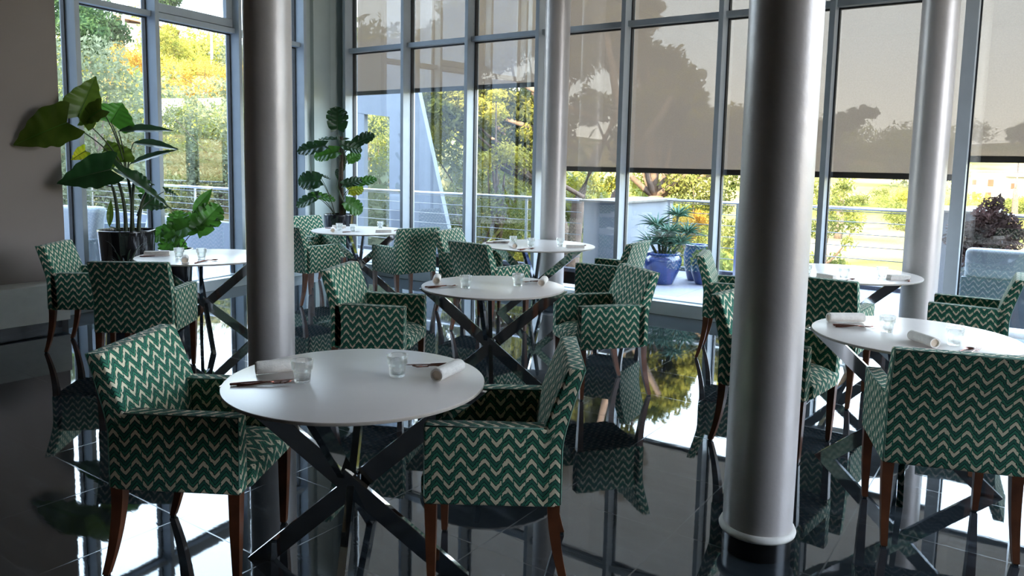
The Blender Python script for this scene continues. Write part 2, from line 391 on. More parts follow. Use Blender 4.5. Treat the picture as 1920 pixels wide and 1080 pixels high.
for k in range(0, 8):
    x0, x1 = MX[k] + .004, MX[k + 1] - .004
    zl = sh_low.get(k, 1.51)
    t_ = empty('roller_screen', ((x0 + x1) / 2, GY + .09, zl)); tag(t_, labs[k], 'blind', 'sunscreen blinds on the tall windows')
    hw = (x1 - x0) / 2
    bm = bmesh.new(); box(bm, -hw, hw, -.001, .001, .035, ZT - .25 - zl); obj('screen_fabric', bm, M_['shade'], t_)
    fbox('bottom_bar', -hw, hw, -.015, .015, 0, .058, M_['shade_bar'], t_, .006)
# left glass wall
MS = [4.83, 5.735, 6.90, 8.03]
SE = 8.80
for k, s in enumerate(MS):
    tn += 1
    t_ = empty('trim_%d' % tn); frame2(t_); struct(t_)
    # local x along, y outside is -? determined: rotate so that inside = -y*?
    fbox('mullion', s - .025, s + .025, -.165, 0, .13, ZT, M_['alu'], t_, .003)
    fbox('gasket', s - .040, s + .040, -.02, .035, .13, ZT, M_['gasket'], t_)
    fbox('outer_cap', s - .03, s + .03, .035, .06, .13, ZT, M_['alu_light'], t_)
tn += 1
t_ = empty('trim_%d' % tn); frame2(t_); struct(t_)
fbox('sill', 4.3, 8.75, -.19, .1, 0, .128, M_['sill'], t_, .004)
fbox('sill_cap', 4.3, 8.75, -.075, .12, .128, .142, M_['alu_light'], t_, .002)
fbox('end_frame', 4.50, 4.62, -.1, .05, .14, ZT, M_['alu_light'], t_)
for k in range(3):
    x0, x1 = MS[k] + .025, MS[k + 1] - .025
    wn += 1
    wd = empty('window_%d' % wn); frame2(wd); struct(wd)
    bm = bmesh.new(); box(bm, x0, x1, -.003, .003, .14, ZT); obj('glass_pane', bm, M_['pane'], wd)
    fbox('transom', x0, x1, -.10, .0, 3.09, 3.15, M_['alu'], wd, .003)
    fbox('transom_gasket', x0, x1, -.015, .03, 3.078, 3.162, M_['gasket'], wd)
    if k == 1:
        fbox('sash_frame', x0, x1, -.06, .0, 3.165, 3.26, M_['alu'], wd, .003); fbox('sash_frame', x1 - .09, x1, -.06, 0, 3.262, 4.6, M_['alu'], wd, .003)
wn += 1
wd = empty('window_%d' % wn); frame2(wd); struct(wd)
bm = bmesh.new(); box(bm, 4.62, 4.80, -.003, .003, .14, ZT); obj('glass_pane', bm, M_['pane'], wd)
# corner cladding
tn += 1
t_ = empty('trim_%d' % tn); struct(t_)
bm = bmesh.new()
def f2(s, y): p = N2 * C2 + D2 * s - N2 * (-y) * -1; return p
def P2(s, inn): p = N2 * C2 + D2 * s - N2 * inn; return (p.x, p.y)
poly = [P2(8.06, .0), P2(8.06, .10), P2(8.20, .10), P2(8.20, .16), (-8.40, 7.50), (-8.385, 7.58), (-8.385, 7.70), (-8.215, 7.70), (-8.215, 7.80), (-8.80, 7.80), P2(8.06, -.08)]
A = [bm.verts.new((x, y, 0)) for x, y in poly]; B = [bm.verts.new((x, y, ZT)) for x, y in poly]
bm.faces.new(A[::-1]); bm.faces.new(B)
for k in range(len(poly)): bm.faces.new((A[k], A[(k + 1) % len(poly)], B[(k + 1) % len(poly)], B[k]))
bmesh.ops.recalc_face_normals(bm, faces=bm.faces)
obj('corner_cladding', bm, M_['corner'], t_)

# low white cabinet along the left wall
t_ = empty('low_cabinet', (-7.55, 2.2, 0)); tag(t_, 'low white cabinet with recessed dark plinth against the left wall', 'cabinet')
fbox('cabinet_body', -.04, .26, -3.2, 1.15, .07, .41, M_['cabinet'], t_, .004)
fbox('plinth', -.04, .20, -3.15, 1.10, 0, .07, M_['black'], t_)

# ================================================================== COLUMNS
def column(x, y, r, label):
    t_ = empty('round_column', (x, y, 0)); tag(t_, label, 'column', 'round metal columns')
    bm = bmesh.new(); lathe(bm, [(r, .1), (r, ZT)], 72); obj('shaft', bm, M_['column'], t_, True)
    bm = bmesh.new(); lathe(bm, [(r - .002, 0), (r - .002, .088)], 72); obj('plinth', bm, M_['black'], t_, True)
    bm = bmesh.new(); lathe(bm, [(r - .002, .086), (r + .013, .086), (r + .015, .096), (r + .008, .112), (r, .114)], 72); obj('base_ring', bm, M_['white_lip'], t_, True)
column(-.872, 3.095, .14, 'large round galvanised column in the right foreground with black foot')
column(-3.855, 2.951, .14, 'round galvanised column behind the front white table, left of centre')
column(-.80, 7.26, .14, 'round column at the right, behind the far table with the folded napkins')
column(-4.53, 7.32, .14, 'slim looking round column near the glass, behind the far centre table')

# ================================================================== CHAIRS
def chair_proto():
    W, D, Ha, Hb, zb, rk = .535, .50, .645, .862, .352, .075
    r = empty('upholstered_armchair')
    tw = .068
    yb = -D / 2
    F = M_['fabric']
    # seat with a domed cushion
    bm = bmesh.new(); nx, ny = 12, 12
    x0, x1, y0, y1 = -W / 2 + tw - .002, W / 2 - tw + .002, yb + .06, D / 2 + .018
    box(bm, x0, x1, y0, y1, zb, .43, .018, 3)
    g = {}
    for i in range(nx + 1):
        for j in range(ny + 1):
            u, v = i / nx, j / ny; e = min(u, 1 - u) * 2; f = min(1, (1 - v) * 5)
            h = .43 - .012 + .052 * min(1, (e * 3.2)) ** .5 * (f ** .5)
            g[i, j] = bm.verts.new((x0 + (x1 - x0) * u, y0 + (y1 - .004 - y0) * v, h))
    for i in range(nx):
        for j in range(ny): bm.faces.new((g[i, j], g[i + 1, j], g[i + 1, j + 1], g[i, j + 1]))
    bm.normal_update(); auto_uv(bm); sharp(obj('seat', bm, F, r), 50)
    # backrest
    bm = bmesh.new(); vs = box(bm, -W / 2, W / 2, yb, yb + .085, zb, Hb, .014, 3)
    es = [e for e in bm.edges]
    for zc in [zb + (Hb - zb) * k / 7 for k in range(1, 7)]:
        bmesh.ops.bisect_plane(bm, geom=bm.verts[:] + bm.edges[:] + bm.faces[:], plane_co=(0, 0, zc), plane_no=(0, 0, 1))
    bm.normal_update(); auto_uv(bm)
    for v in bm.verts:
        z = v.co.z; tt = max(0, (z - .58) / (Hb - .58)); fr = (v.co.y - yb) / .085
        v.co.y -= rk * tt ** 1.2 + .022 * fr * tt
        if tt <= 0: v.co.y += 0
    bk = sharp(obj('backrest', bm, F, r), 50)
    bm = bmesh.new()
    for s in (-1, 1):
        pts = []
        for k in range(13):
            z = zb + .01 + (Hb - .006 - zb - .01) * k / 12; tt = max(0, (z - .58) / (Hb - .58)); pts.append((s * (W / 2 - .004), yb + .003 - rk * tt ** 1.2, z))
        tube(bm, pts, .0038, 6)
    tube(bm, [(-W / 2 + .004, yb + .003 - rk, Hb - .004), (W / 2 - .004, yb + .003 - rk, Hb - .004)], .0038, 6)
    obj('piping', bm, M_['piping'], bk, True)
    # arms
    for s in (-1, 1):
        bm = bmesh.new(); a, b = sorted((s * W / 2, s * (W / 2 - tw)))
        box(bm, a, b, yb + .02, D / 2, zb - .002, Ha, .010, 3); bm.normal_update(); auto_uv(bm)
        ar = sharp(obj('armrest', bm, F, r), 50)
        bm = bmesh.new()
        for xx in (s * (W / 2 - .003), s * (W / 2 - tw + .003)):
            tube(bm, [(xx, D / 2 - .003, zb + .03), (xx, D / 2 - .003, Ha - .003), (xx, yb + .07, Ha - .003)], .0036, 6)
        obj('piping', bm, M_['piping'], ar, True)
    # legs
    for s in (-1, 1):
        bm = bmesh.new()
        def leg(cs, z):  # list of (y,z,half)
            rings = []
            for (xx, yy, zz, h) in cs:
                rings.append([bm.verts.new((xx + dx * h, yy + dy * h, zz)) for dx, dy in ((-1, -1), (1, -1), (1, 1), (-1, 1))])
            for A, B in zip(rings, rings[1:]):
                for k in range(4): bm.faces.new((A[k], A[(k + 1) % 4], B[(k + 1) % 4], B[k]))
            bm.faces.new(rings[0][::-1]); bm.faces.new(rings[-1])
        xc = s * (W / 2 - .026)
        leg([(xc - s * .004, D / 2 - .03, .008, .0125), (xc, D / 2 - .028, .18, .018), (xc, D / 2 - .026, zb + .01, .022)], 0)
        bmesh.ops.recalc_face_normals(bm, faces=bm.faces)
        l = obj('front_leg', bm, M_['wood'], r)
        bm = bmesh.new(); box(bm, xc - s * .004 - .009, xc - s * .004 + .009, D / 2 - .039, D / 2 - .021, 0, .009); obj('glide', bm, M_['glide'], l)
        bm = bmesh.new(); cs = []
        for k in range(9):
            t = k / 8; z = .008 + (zb + .002) * t; cs.append((xc + s * .004 * (1 - t), yb + .028 - .062 * (1 - t) ** 1.9, z, .0125 + .0105 * t))
        leg(cs, 0); bmesh.ops.recalc_face_normals(bm, faces=bm.faces)
        l = sharp(obj('rear_leg', bm, M_['wood'], r), 40)
        bm = bmesh.new(); c0 = cs[0]; box(bm, c0[0] - .009, c0[0] + .009, c0[1] - .009, c0[1] + .009, 0, .009); obj('glide', bm, M_['glide'], l)
    return r
CH = [
 (-2.675, 1.731, 30.9, 'green chevron armchair at the left side of the nearest table, left foreground'),
 (-1.690, 2.345, 214.0, 'green chevron armchair at the right side of the nearest table, facing left'),
 (-2.502, 4.701, 232.0, 'green chevron armchair at the right of the middle small table, facing left'),
 (-3.660, 3.703, 25.3, 'green chevron armchair at the left of the middle small table, just right of the column'),
 (-5.281, 2.966, 128.5, 'green chevron armchair seen from behind at the near side of the left table'),
 (-6.415, 3.144, 43.1, 'leftmost green chevron armchair, by the grey wall'),
 (-6.725, 5.650, 88.0, 'green chevron armchair at the corner table, just right of the left column'),
 (-7.520, 6.470, -4.0, 'green chevron armchair at the far left of the corner table, below the climbing plant'),
 (-5.874, 6.313, 166.2, 'green chevron armchair at the right of the corner table, seen from behind'),
 (-4.199, 5.714, 79.4, 'green chevron armchair seen from behind at the near side of the far centre table'),
 (-4.969, 6.394, 10.3, 'green chevron armchair at the left of the far centre table'),
 (-3.412, 6.597, 185.4, 'green chevron armchair at the right of the far centre table, before the blue pots'),
 (-2.048, 6.294, 14.3, 'green chevron armchair left of the big front column, facing the far right table'),
 (-1.165, 4.406, -6.7, 'green chevron armchair half hidden behind the big front column, at the right hand table'),
 (-1.190, 5.610, 88.0, 'green chevron armchair just right of the big column, its back to the camera'),
 (-.298, 3.782, 109.4, 'large green chevron armchair seen from behind at the right edge foreground'),
 (-.370, 6.450, 181.0, 'green chevron armchair at the right of the far right table, facing left'),
]
proto = chair_proto()
for i, (x, y, h, lab) in enumerate(CH):
    o = proto if i == 0 else copy_tree(proto)
    o.location = (x, y, 0); o.rotation_euler = (0, 0, math.radians(h - 90)); tag(o, lab, 'armchair', 'green chevron armchairs around the white tables')

# ================================================================== TABLES
def bar(bm, p0, p1, w, t):
    p0, p1 = Vector(p0), Vector(p1); d = p1 - p0; h = Vector((d.x, d.y, 0)).normalized(); n = Vector((-h.y, h.x, 0))
    el = math.atan2(d.z, math.hypot(d.x, d.y)); a = w / math.sin(el) / 2
    vs = []
    for p in (p0, p1):
        for sx, sy in ((-1, -1), (1, -1), (1, 1), (-1, 1)): vs.append(bm.verts.new(p + h * a * sx + n * t / 2 * sy))
    A, B = vs[:4], vs[4:]
    fs = [bm.faces.new(A[::-1]), bm.faces.new(B)] + [bm.faces.new((A[k], A[(k + 1) % 4], B[(k + 1) % 4], B[k])) for k in range(4)]
    bmesh.ops.recalc_face_normals(bm, faces=bm.faces)
    bmesh.ops.bevel(bm, geom=[e for e in bm.edges], offset=.002, segments=2, affect='EDGES')
def table(x, y, R, ang, label, rf=.39, rt=.43):
    t_ = empty('round_table', (x, y, 0)); tag(t_, label, 'table', 'round white tables')
    bm = bmesh.new(); lathe(bm, [(0, .736), (R - .006, .736), (R - .002, .7375), (R, .741), (R, .7475), (R - .0015, .7495)], 128, 1); lathe(bm, [(R - .0015, .7495), (R - .003, .75), (0, .75)], 128, 0)
    bmesh.ops.remove_doubles(bm, verts=bm.verts, dist=1e-5); sharp(obj('tabletop', bm, [M_['top'], M_['top_edge']], t_), 30)
    P = lambda a, r, z, off=0: (r * math.cos(math.radians(a)) - off * math.sin(math.radians(a)), r * math.sin(math.radians(a)) + off * math.cos(math.radians(a)), z)
    for a, ta, tr in ((0, 190, 1.04), (180, -6, 1.05), (90, 262, .9), (270, 98, .9)):
        off = {0: -.030, 180: -.030, 90: .026, 270: .026}[a]
        bm = bmesh.new(); bar(bm, P(ang + a, rf, .0, off), P(ang + ta, rt * tr, .735), .072, .028); obj('table_leg', bm, M_['chrome'], t_)
    bm = bmesh.new(); lathe(bm, [(0, .335), (.03, .335), (.03, .385), (0, .385)], 24); obj('hub', bm, M_['chrome'], t_, False)
table(-2.092, 1.988, .489, 32.7, 'nearest round white table with crossed chrome legs, centre foreground')
table(-3.021, 4.134, .489, 32.7, 'small round white table in the middle, between two armchairs facing each other')
table(-4.250, 6.590, .590, 20, 'large round white table near the glass, in front of the slim column')
table(-5.785, 3.765, .550, 60, 'round white table at the left, in front of the potted plants')
table(-6.690, 6.440, .585, 32, 'round white table in the glass corner under the tall climbing plant')
table(-.485, 4.330, .489, 2, 'round white table at the right, behind the armchair seen from behind')
table(-1.290, 6.600, .590, 20, 'farthest round white table on the right, by the window beside the round column')

# ================================================================== TABLE SETTINGS
ZTOP = .7503
def tumbler_proto():
    r = empty('water_tumbler')
    bm = bmesh.new(); n = 40
    prof = [(0, 0), (.027, 0), (.029, .003), (.0315, .030), (.0335, .046), (.0385, .050), (.0395, .056), (.0415, .083), (.0405, .084), (.0395, .083), (.0372, .056), (.0315, .048), (.0285, .030), (.026, .010), (0, .009)]
    rings = []
    for q, (rad, z) in enumerate(prof):
        if rad == 0: rings.append([bm.verts.new((0, 0, z))]); continue
        rr = []
        for k in range(n):
            f = 1 + (.035 * math.cos(10 * 2 * PI * k / n) if 1 < q < 5 else 0)
            rr.append(bm.verts.new((rad * f * math.cos(2 * PI * k / n), rad * f * math.sin(2 * PI * k / n), z)))
        rings.append(rr)
    for A, B in zip(rings, rings[1:]):
        for k in range(n):
            k2 = (k + 1) % n
            if len(A) == 1: bm.faces.new((A[0], B[k2], B[k]))
            elif len(B) == 1: bm.faces.new((A[k], A[k2], B[0]))
            else: bm.faces.new((A[k], A[k2], B[k2], B[k]))
    o = obj('tumbler_body', bm, M_['tumbler'], r, True)
    bm = bmesh.new(); lathe(bm, [(.0372, .0835), (.0415, .0835), (.0415, .0850), (.0400, .0856), (.0385, .0850)], 40); obj('rim', bm, M_['tumbler'], r, True)
    return r
tb = tumbler_proto()
GL = [(-2.226, 1.840, 'water glass beside the left napkin roll on the nearest table'), (-2.005, 2.120, 'water glass right of centre on the nearest table'),
 (-3.111, 3.944, 'water glass at the left on the middle small table'), (-2.900, 4.254, 'water glass at the right on the middle small table'),
 (-4.475, 6.460, 'leftmost water glass on the far centre table, by the folded napkin'), (-4.230, 6.421, 'middle water glass on the far centre table'), (-4.013, 6.640, 'rightmost water glass on the far centre table'),
 (-5.821, 3.549, 'left water glass on the left table, behind the rolled napkin'), (-5.664, 3.652, 'right water glass on the left table'),
 (-6.858, 6.243, 'left water glass on the corner table'), (-6.646, 6.266, 'middle water glass on the corner table'), (-6.743, 6.815, 'rear right water glass on the corner table'),
 (-.609, 4.314, 'water glass at the left on the right hand table'), (-.293, 4.197, 'water glass above the near armchair back on the right hand table'),
 (-1.483, 6.236, 'water glass just right of the big front column on the farthest right table'), (-1.205, 6.230, 'middle water glass on the farthest right table'), (-.981, 6.505, 'right water glass on the farthest right table')]
for i, (x, y, lab) in enumerate(GL):
    o = tb if i == 0 else copy_tree(tb)
    o.location = (x, y, ZTOP); tag(o, lab, 'glass', 'water glasses set on the tables')

def napkin_roll(p, q, rad, label, name='napkin_roll', group='rolled white napkins'):
    p, q = Vector((*p, 0)), Vector((*q, 0)); L = (q - p).length; a = math.atan2(q.y - p.y, q.x - p.x)
    r = empty(name, (*((p + q) / 2).xy, ZTOP), a); tag(r, label, 'napkin', group)
    bm = bmesh.new(); n = 30; rings = []
    for i in range(11):
        t = i / 10; x = (t - .5) * L; rr = rad * (1 - .05 * math.sin(PI * t)); e = min(t, 1 - t)
        if e == 0: rr *= .95
        rings.append([bm.verts.new((x, rr * math.cos(2 * PI * k / n) * 1.05, rad * .97 + rr * math.sin(2 * PI * k / n) * .95)) for k in range(n)])
    for A, B in zip(rings, rings[1:]):
        for k in range(n): bm.faces.new((A[k], B[k], B[(k + 1) % n], A[(k + 1) % n]))
    # wall thickness at the ends, then inner dish
    for R0, s in ((rings[0], -1), (rings[-1], 1)):
        inner = [bm.verts.new((R0[k].co.x, R0[k].co.y * .78, rad * .97 + (R0[k].co.z - rad * .97) * .78)) for k in range(n)]
        dish = [bm.verts.new((R0[k].co.x - s * .006, R0[k].co.y * .74, rad * .97 + (R0[k].co.z - rad * .97) * .74)) for k in range(n)]
        for A, B in ((R0, inner), (inner, dish)):
            for k in range(n):
                vs = (A[k], A[(k + 1) % n], B[(k + 1) % n], B[k]); bm.faces.new(vs if s > 0 else vs[::-1])
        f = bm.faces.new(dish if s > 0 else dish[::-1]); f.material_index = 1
    # loose outer flap
    fl = [(rad * 1.06 * math.cos(a_), rad * .97 + rad * 1.02 * math.sin(a_)) for a_ in [math.radians(d) for d in range(60, 200, 14)]]
    A = [bm.verts.new((-L / 2 + .004, y, z)) for y, z in fl]; B = [bm.verts.new((L / 2 - .010, y, z)) for y, z in fl]
    for k in range(len(fl) - 1): bm.faces.new((A[k], A[k + 1], B[k + 1], B[k]))
    bmesh.ops.recalc_face_normals(bm, faces=bm.faces)
    sharp(obj('linen', bm, [M_['napkin'], M_['napkin_in']], r), 40); return r
def napkin_flat(p, q, wid, h, label):
    p, q = Vector((*p, 0)), Vector((*q, 0)); L = (q - p).length; a = math.atan2(q.y - p.y, q.x - p.x)
    r = empty('folded_napkin', (*((p + q) / 2).xy, ZTOP), a); tag(r, label, 'napkin', 'flat folded white napkins')
    bm = bmesh.new(); n = 5
    for k in range(n):
        z0 = h * k / n; box(bm, -L / 2 + .001 * k, L / 2 - .001 * (k % 2), -wid / 2 + .0015 * (k % 3), wid / 2 - .001 * k, z0, z0 + h / n * .97, h / n * .38, 2)
    sharp(obj('linen', bm, M_['napkin'], r), 60); return r
def knife_proto():
    r = empty('table_knife')
    bm = bmesh.new()
    # handle (x from -.11 to .0) and blade (0 to .12), thickness along z, lying on its side
    prof = [(-.112, .0035, .0030), (-.108, .0085, .0050), (-.08, .0092, .0055), (-.03, .0070, .0050), (0, .0050, .0038), (.006, .0075, .0018), (.05, .0098, .0014), (.09, .0095, .0012), (.112, .0055, .0010), (.120, .0008, .0008)]
    rings = []
    for x, hy, hz in prof: rings.append([bm.verts.new((x, hy * math.cos(2 * PI * k / 10), .0058 + hz * math.sin(2 * PI * k / 10))) for k in range(10)])
    for A, B in zip(rings, rings[1:]):
        for k in range(10): bm.faces.new((A[k], B[k], B[(k + 1) % 10], A[(k + 1) % 10]))
    bm.faces.new(rings[0]); bm.faces.new(rings[-1][::-1]); bmesh.ops.recalc_face_normals(bm, faces=bm.faces)
    obj('blade_and_handle', bm, M_['cutlery'], r, True); return r
def fork_proto():
    r = empty('table_fork'); bm = bmesh.new()
    tube(bm, [(-.10, 0, .003), (-.05, 0, .006), (.0, 0, .012), (.03, 0, .012)], [.006, .0045, .003, .0035], 10)
    box(bm, .026, .052, -.011, .011, .0085, .0105, .002)
    for y in (-.0088, -.003, .003, .0088): tube(bm, [(.05, y, .0095), (.07, y, .008), (.092, y, .014)], [.0018, .0016, .0009], 6)
    o = obj('tines_and_handle', bm, M_['cutlery'], r, True); return r
def spoon_proto():
    r = empty('table_spoon'); bm = bmesh.new()
    tube(bm, [(-.10, 0, .003), (-.05, 0, .006), (.0, 0, .012), (.03, 0, .010)], [.0055, .0042, .003, .0035], 10)
    r0 = []; n, m_ = 20, 6
    for i in range(m_ + 1):
        t = i / m_; r0.append([bm.verts.new((.052 + .030 * t * math.cos(2 * PI * k / n), .020 * t * math.sin(2 * PI * k / n), .003 + .010 * t * t)) for k in range(n)])
    for A, B in zip(r0[1:], r0[2:]):
        for k in range(n): bm.faces.new((A[k], A[(k + 1) % n], B[(k + 1) % n], B[k]))
    bm.faces.new(r0[1]); bmesh.ops.delete(bm, geom=r0[0], context='VERTS')
    o = obj('bowl_and_handle', bm, M_['cutlery'], r, True); return r
protos = {'knife': [knife_proto(), False], 'fork': [fork_proto(), False], 'spoon': [spoon_proto(), False]}
def lay(kind, p, q, label, dz=0):
    p, q = Vector(p), Vector(q); pr, used = protos[kind]; o = copy_tree(pr) if used else pr; protos[kind][1] = True
    c = (p + q) / 2; o.location = (c.x, c.y, ZTOP + dz); o.rotation_euler = (0, 0, math.atan2(q.y - p.y, q.x - p.x))
    tag(o, label, kind, 'dark copper ' + {'knife': 'knives', 'fork': 'forks', 'spoon': 'spoons'}[kind])
nr, nf = napkin_roll, napkin_flat
nr((-2.437, 1.790), (-2.345, 1.960), .0265, 'rolled white napkin at the left of the nearest table, behind the knife')
nr((-1.832, 2.150), (-1.86, 2.325), .027, 'rolled white napkin at the right of the nearest table, open end to the camera')
lay('knife', (-2.395, 1.633), (-2.258, 1.835), 'dark copper knife at the left of the nearest table')
lay('fork', (-2.355, 1.665), (-2.235, 1.79), 'dark copper fork beside the knife at the left of the nearest table')
lay('knife', (-1.93, 2.385), (-2.075, 2.250), 'dark copper knife behind the right napkin roll of the nearest table')
lay('fork', (-1.90, 2.36), (-2.03, 2.235), 'dark copper fork beside the knife behind the right napkin roll of the nearest table')
nr((-3.353, 3.925), (-3.465, 4.07), .026, 'rolled white napkin at the left of the middle small table')
nr((-2.757, 4.325), (-2.830, 4.485), .027, 'rolled white napkin at the right of the middle small table')
lay('knife', (-3.325, 3.765), (-3.19, 3.960), 'dark copper knife at the left of the middle small table')
lay('fork', (-3.29, 3.78), (-3.19, 3.93), 'dark copper fork at the left of the middle small table')
lay('knife', (-2.86, 4.56), (-2.97, 4.38), 'dark copper knife by the right napkin roll of the middle small table')
lay('fork', (-2.84, 4.53), (-2.945, 4.36), 'dark copper fork by the right napkin roll of the middle small table')
nf((-4.715, 6.42), (-4.545, 6.56), .06, .022, 'flat folded white napkin at the left of the far centre table')
lay('knife', (-4.745, 6.33), (-4.57, 6.50), 'dark copper knife at the left of the far centre table')
nr((-4.225, 6.13), (-4.36, 6.25), .026, 'rolled white napkin at the near edge of the far centre table')
lay('fork', (-4.10, 6.06), (-4.08, 6.22), 'dark copper fork at the near edge of the far centre table')
lay('spoon', (-4.14, 6.08), (-4.05, 6.22), 'dark copper spoon at the near edge of the far centre table')
nf((-3.915, 6.60), (-3.785, 6.73), .06, .026, 'flat folded white napkin at the right of the far centre table')
lay('knife', (-3.84, 6.88), (-4.02, 6.74), 'dark copper knife behind the right folded napkin of the far centre table')
nf((-6.20, 3.46), (-6.08, 3.62), .06, .034, 'flat folded white napkin at the left of the left table, behind its knife')
lay('knife', (-6.12, 3.37), (-5.99, 3.57), 'dark copper knife at the left of the left table')
nr((-5.475, 3.385), (-5.62, 3.48), .027, 'rolled white napkin at the near edge of the left table, open end to the camera')
lay('fork', (-5.43, 3.45), (-5.50, 3.61), 'dark copper fork at the near edge of the left table')
lay('spoon', (-5.47, 3.50), (-5.46, 3.68), 'dark copper spoon at the near edge of the left table')
nf((-7.16, 6.40), (-7.05, 6.53), .055, .034, 'flat folded white napkin at the far left of the corner table')
lay('knife', (-7.17, 6.30), (-6.98, 6.42), 'dark copper knife at the far left of the corner table')
nr((-6.70, 6.00), (-6.83, 6.12), .026, 'rolled white napkin at the near edge of the corner table')
lay('knife', (-6.62, 6.08), (-6.58, 6.29), 'dark copper knife at the near edge of the corner table')
nf((-6.385, 6.37), (-6.26, 6.51), .06, .034, 'flat folded white napkin at the right of the corner table')
lay('knife', (-6.35, 6.66), (-6.45, 6.84), 'dark copper knife at the right of the corner table')
nr((-.912, 4.375), (-.755, 4.50), .0265, 'rolled white napkin at the left of the right hand table')
lay('knife', (-.872, 4.285), (-.668, 4.395), 'dark copper knife at the left of the right hand table')
lay('fork', (-.83, 4.27), (-.69, 4.345), 'dark copper fork at the left of the right hand table')
nr((-.475, 4.18), (-.36, 4.05), .0265, 'rolled white napkin just above the near armchair back on the right hand table')
lay('spoon', (-.27, 3.99), (-.215, 4.13), 'dark copper spoon just above the near armchair back on the right hand table')
lay('fork', (-.22, 3.98), (-.19, 4.13), 'dark copper fork just above the near armchair back on the right hand table')
nf((-1.39, 6.215), (-1.25, 6.14), .05, .03, 'flat folded white napkin at the near edge of the farthest right table')
lay('spoon', (-1.17, 6.07), (-1.13, 6.20), 'dark copper spoon at the near edge of the farthest right table')
nf((-.925, 6.44), (-.80, 6.545), .07, .036, 'flat folded white napkin at the right of the farthest right table')
lay('knife', (-.78, 6.43), (-.80, 6.62), 'dark copper knife beside the right folded napkin of the farthest right table')

# ================================================================== INDOOR PLANTS
CAMP = Vector((0, 0, 1.58))
def leaf(parent, a, t, wid, face, kind, m, stem_from=None, stem_r=.006, name='leaf'):
    a, t = Vector(a), Vector(t); L = (t - a).length; y = (t - a).normalized()
    n = ((CAMP - a).normalized() * face + Vector((0, 0, 1)) * (1.05 - face)).normalized()
    x = y.cross(n).normalized(); n = x.cross(y).normalized()
    bm = bmesh.new(); ny, nx = (60 if kind == 'mon' else 26), 8
    def half(s):
        if kind == 'alo': w_ = math.sin(PI * min(1, (s + .10) / 1.10) ** .62) ** .8 * (1 - .35 * s)
        elif kind == 'nar': w_ = math.sin(PI * s ** .8)
        else: w_ = math.sin(PI * (s * .93 + .06) ** .75) ** .62
        return max(w_, .02)
    rows = []
    for j in range(ny + 1):
        s = j / ny; row = []
        for i in range(-nx, nx + 1):
            e = i / nx; hw = half(s) * wid / 2; s2 = s
            if kind == 'alo': s2 = s - .22 * abs(e) * max(0, 1 - s * 3.2)       # back lobes
            if kind == 'mon': s2 = s - .14 * abs(e) * max(0, 1 - s * 4) + .16 * e * e * math.sin(PI * s)
            xx = e * hw; dd = -.20 * L * s2 * s2 + .0                                # droop to the tip
            zz = abs(e) * hw * .30 + .010 * math.sin(s * 34) * abs(e) * (1 if kind != 'nar' else .3) - .05 * L * 0
            if kind == 'mon': xx *= 1 - .60 * e * e * max(0, math.cos(2 * PI * 4.5 * (s - .05 * abs(e)))) ** 5 * min(1, s * 4) * min(1, (1 - s) * 6)
            # wavy edge
            if kind == 'alo': xx *= 1 + .05 * math.sin(s * 26)
            p = a + y * (L * s2) + x * xx + n * (zz * .8 - .10 * L * (s2 * s2))
            row.append(bm.verts.new(p))
        rows.append(row)
    for j in range(ny):
        for i in range(2 * nx):
            e = abs((i - nx + .5) / nx); s = (j + .5) / ny
            bm.faces.new((rows[j][i], rows[j][i + 1], rows[j + 1][i + 1], rows[j + 1][i]))
    loose = [v for v in bm.verts if not v.link_faces]; bmesh.ops.delete(bm, geom=loose, context='VERTS')
    lf = obj(name, bm, m, parent, True)
    # midrib
    bm = bmesh.new(); tube(bm, [r_[nx].co - n * .001 for r_ in []] or [a + y * (L * k / 8) + n * (-.10 * L * (k / 8) ** 2 + .001) for k in range(9)], [.0035 * (1 - k / 9) + .0008 for k in range(9)], 5)
    obj('midrib', bm, M_['leaf_mid'] if m != M_['leaf_dark'] else M_['stem'], lf, True)
    if stem_from is not None:
        s0 = Vector(stem_from); mid = (s0 + a) / 2 + Vector((0, 0, .12 * (a - s0).length)) + (s0 - a) * 0
        mid = Vector((s0.x * .65 + a.x * .35, s0.y * .65 + a.y * .35, s0.z * .35 + a.z * .65))
        bm = bmesh.new(); tube(bm, bez(s0, mid, a, 12), [stem_r * (1 - .4 * k / 12) for k in range(13)], 7); obj('leaf_stalk', bm, M_['stem'], lf, True)
    return lf
def pot(root, x, y, r, h, rb, m=None, rimm=None):
    bm = bmesh.new(); lathe(bm, [(0, 0), (rb, 0), (rb + .006, .01), (r - .004, h - .05), (r, h - .012), (r, h), (r - .006, h + .004), (r - .022, h + .002), (r - .026, h - .05)], 64, 0, x, y)
    p = sharp(obj('pot', bm, m or M_['pot'], root), 60)
    bm = bmesh.new(); lathe(bm, [(0, h - .04), (r - .025, h - .045)], 40, 0, x, y); obj('soil', bm, M_['soil'], root)
